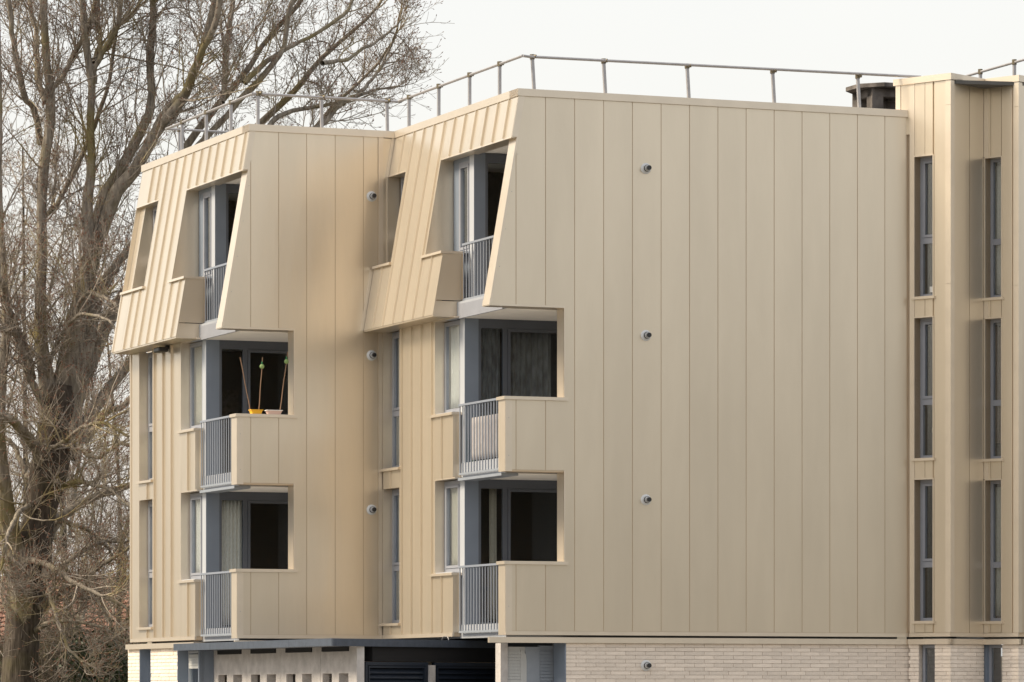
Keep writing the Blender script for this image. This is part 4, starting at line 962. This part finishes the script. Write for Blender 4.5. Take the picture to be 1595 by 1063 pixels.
def leafy(px, Z, hgt, wid, seed, label, n=9000):
    r = np.random.default_rng(seed); x = (px-797.5)/F*Z; o = empty('ivy_bush', (x, Z, 0), label, 'bush')
    cs = r.uniform(-1, 1, (40, 3))*[wid/2, .8, hgt/2*.85]+[0, 0, hgt/2]; ci = r.integers(0, 40, n)
    c = cs[ci]+r.normal(size=(n, 3))*[.28, .25, .28]; c[:, 2] = np.abs(c[:, 2])
    a = r.normal(size=(n, 3)); a /= np.linalg.norm(a, axis=1, keepdims=True); b = r.normal(size=(n, 3)); b -= (a*b).sum(1, keepdims=True)*a; b /= np.linalg.norm(b, axis=1, keepdims=True)
    s = r.uniform(.035, .06, n)[:, None]
    V = np.stack([c-a*s, c+b*s*.6, c+a*s, c-b*s*.6], 1).reshape(-1, 3); Q = np.arange(n*4).reshape(-1, 4)
    m = mat('ivy_leaf', (.022, .036, .016), .5, noise=.5, nscale=2, col2=(.06, .085, .03))
    l = bpy.data.objects.new('leaves', quads_mesh('leaves', [(V, Q)], m)); COL.objects.link(l); l.parent = o; l['kind'] = 'stuff'
    b_ = MB()
    for i in range(6): b_.tube((r.uniform(-.5, .5), 0, 0), (r.uniform(-wid/2, wid/2), 0, hgt*.85), .04, .012, n=6)
    b_.obj('stem', BARK, o, origin=(0, 0, 0))
leafy(187, 92.6, 3.1, 1.9, 71, 'dark evergreen ivy bush beside the brick corner of the building')
leafy(110, 100, 2.7, 3.4, 72, 'low dark evergreen bush behind the shrubs right of the trunk')
leafy(5, 99, 2.6, 3., 73, 'low dark evergreen bush left of the huge trunk')

# ------------------------------------------------------------------ house with a red tiled roof beyond the trees
TILE = mat('clay_tile', (.27, .125, .085), .85, vary=.1, noise=.3, nscale=1.5, col2=(.34, .185, .13), bump=.4)
HBR = mat('house_brick', (.25, .13, .09), .9, noise=.2, nscale=6)
hx, hz = (125-797.5)/F*150, 150.
H = empty('brick_house', (hx, hz, 0), 'brick house with an orange clay tiled roof seen through the branches', 'house')
def hb(name, m, vs, fs):
    me = bpy.data.meshes.new(name); me.from_pydata(vs, [], fs); me.materials.append(m); o = bpy.data.objects.new(name, me); COL.objects.link(o); o.parent = H; return o
w_, d_ = 8., 8.; ze, zr = 3.8, 6.1
hb('wall', HBR, [(-w_, 0, 0), (w_, 0, 0), (w_, d_, 0), (-w_, d_, 0), (-w_, 0, ze), (w_, 0, ze), (w_, d_, ze), (-w_, d_, ze), (-w_, d_/2, zr-.1), (w_, d_/2, zr-.1)],
   [(0, 1, 5, 4), (1, 2, 6, 9, 5), (2, 3, 7, 6), (3, 0, 4, 8, 7)])
rf = hb('roof', TILE, [(-w_-.3, -.4, ze-.1), (w_+.3, -.4, ze-.1), (w_+.3, d_/2, zr), (-w_-.3, d_/2, zr), (-w_-.3, d_+.4, ze-.1), (w_+.3, d_+.4, ze-.1)], [(0, 1, 2, 3), (3, 2, 5, 4)])
rf.modifiers.new('thickness', 'SOLIDIFY').thickness = .12
rows = 14
tv, tf = [], []
for i in range(rows):
    for j in range(52):
        x0 = -w_-.3+j*.32; y = -.4+(d_/2+.4)*i/rows; z = ze-.1+(zr-ze+.1)*i/rows
        y1 = y+(d_/2+.4)/rows; z1 = z+(zr-ze+.1)/rows; k = len(tv)
        tv += [(x0+.01, y, z+.09+random.uniform(0, .02)), (x0+.31, y, z+.09), (x0+.31, y1, z1+.05), (x0+.01, y1, z1+.05), (x0+.16, y, z+.13), (x0+.16, y1, z1+.09)]
        tf += [(k, k+4, k+5, k+3), (k+4, k+1, k+2, k+5)]
tl = hb('roof_tiles', TILE, tv, tf); tl['kind'] = 'stuff'
for x in (-5, -2, 2, 5):
    fr = hb('window', WHITEP, [(x-.6, -.05, 1.), (x+.6, -.05, 1.), (x+.6, -.05, 2.3), (x-.6, -.05, 2.3), (x-.6, .02, 1.), (x+.6, .02, 1.), (x+.6, .02, 2.3), (x-.6, .02, 2.3)], [(0, 1, 2, 3), (0, 4, 5, 1), (1, 5, 6, 2), (2, 6, 7, 3), (3, 7, 4, 0)])
# far wooded rise
b = MB(); n = 60; vv = []; ff = []
for i in range(n+1):
    x = -120+i*4; h = 3.0+1.1*math.sin(i*.37)+.7*math.sin(i*1.1+1)+random.uniform(0, .5)
    vv += [(x, 230, 0), (x, 236, h), (x, 262, h*.9), (x, 270, 0)]
for i in range(n):
    for j in range(3): ff.append((i*4+j, i*4+4+j, i*4+5+j, i*4+1+j))
me = bpy.data.meshes.new('hill'); me.from_pydata(vv, [], ff); me.materials.append(mat('far_wood', (.075, .06, .045), .95, noise=.4, nscale=.6, col2=(.11, .095, .07), bump=.8, bscale=2))
o = bpy.data.objects.new('hill', me); COL.objects.link(o); o['kind'] = 'structure'
# unseen ring of trees, added so the metal panels mirror a dark horizon
vv, ff = [], []
n = 150
for i in range(n+1):
    a = math.radians(118+(62+360-118-0)*i/n) ; rr_ = 1
    for rad, zz_ in ((150, 0), (154, None), (185, None), (195, 0)):
        h = zz_ if zz_ is not None else 17+3.2*math.sin(i*.53)+2.2*math.sin(i*1.31+2)+random.uniform(-1, 1.6)
        vv.append((rad*math.cos(a), rad*math.sin(a), h))
for i in range(n):
    for j in range(3): ff.append((i*4+j, i*4+4+j, i*4+5+j, i*4+1+j))
me = bpy.data.meshes.new('added_tree_belt'); me.from_pydata(vv, [], ff); me.materials.append(bpy.data.materials['far_wood'])
o = bpy.data.objects.new('added_tree_belt', me); COL.objects.link(o); o['kind'] = 'structure'
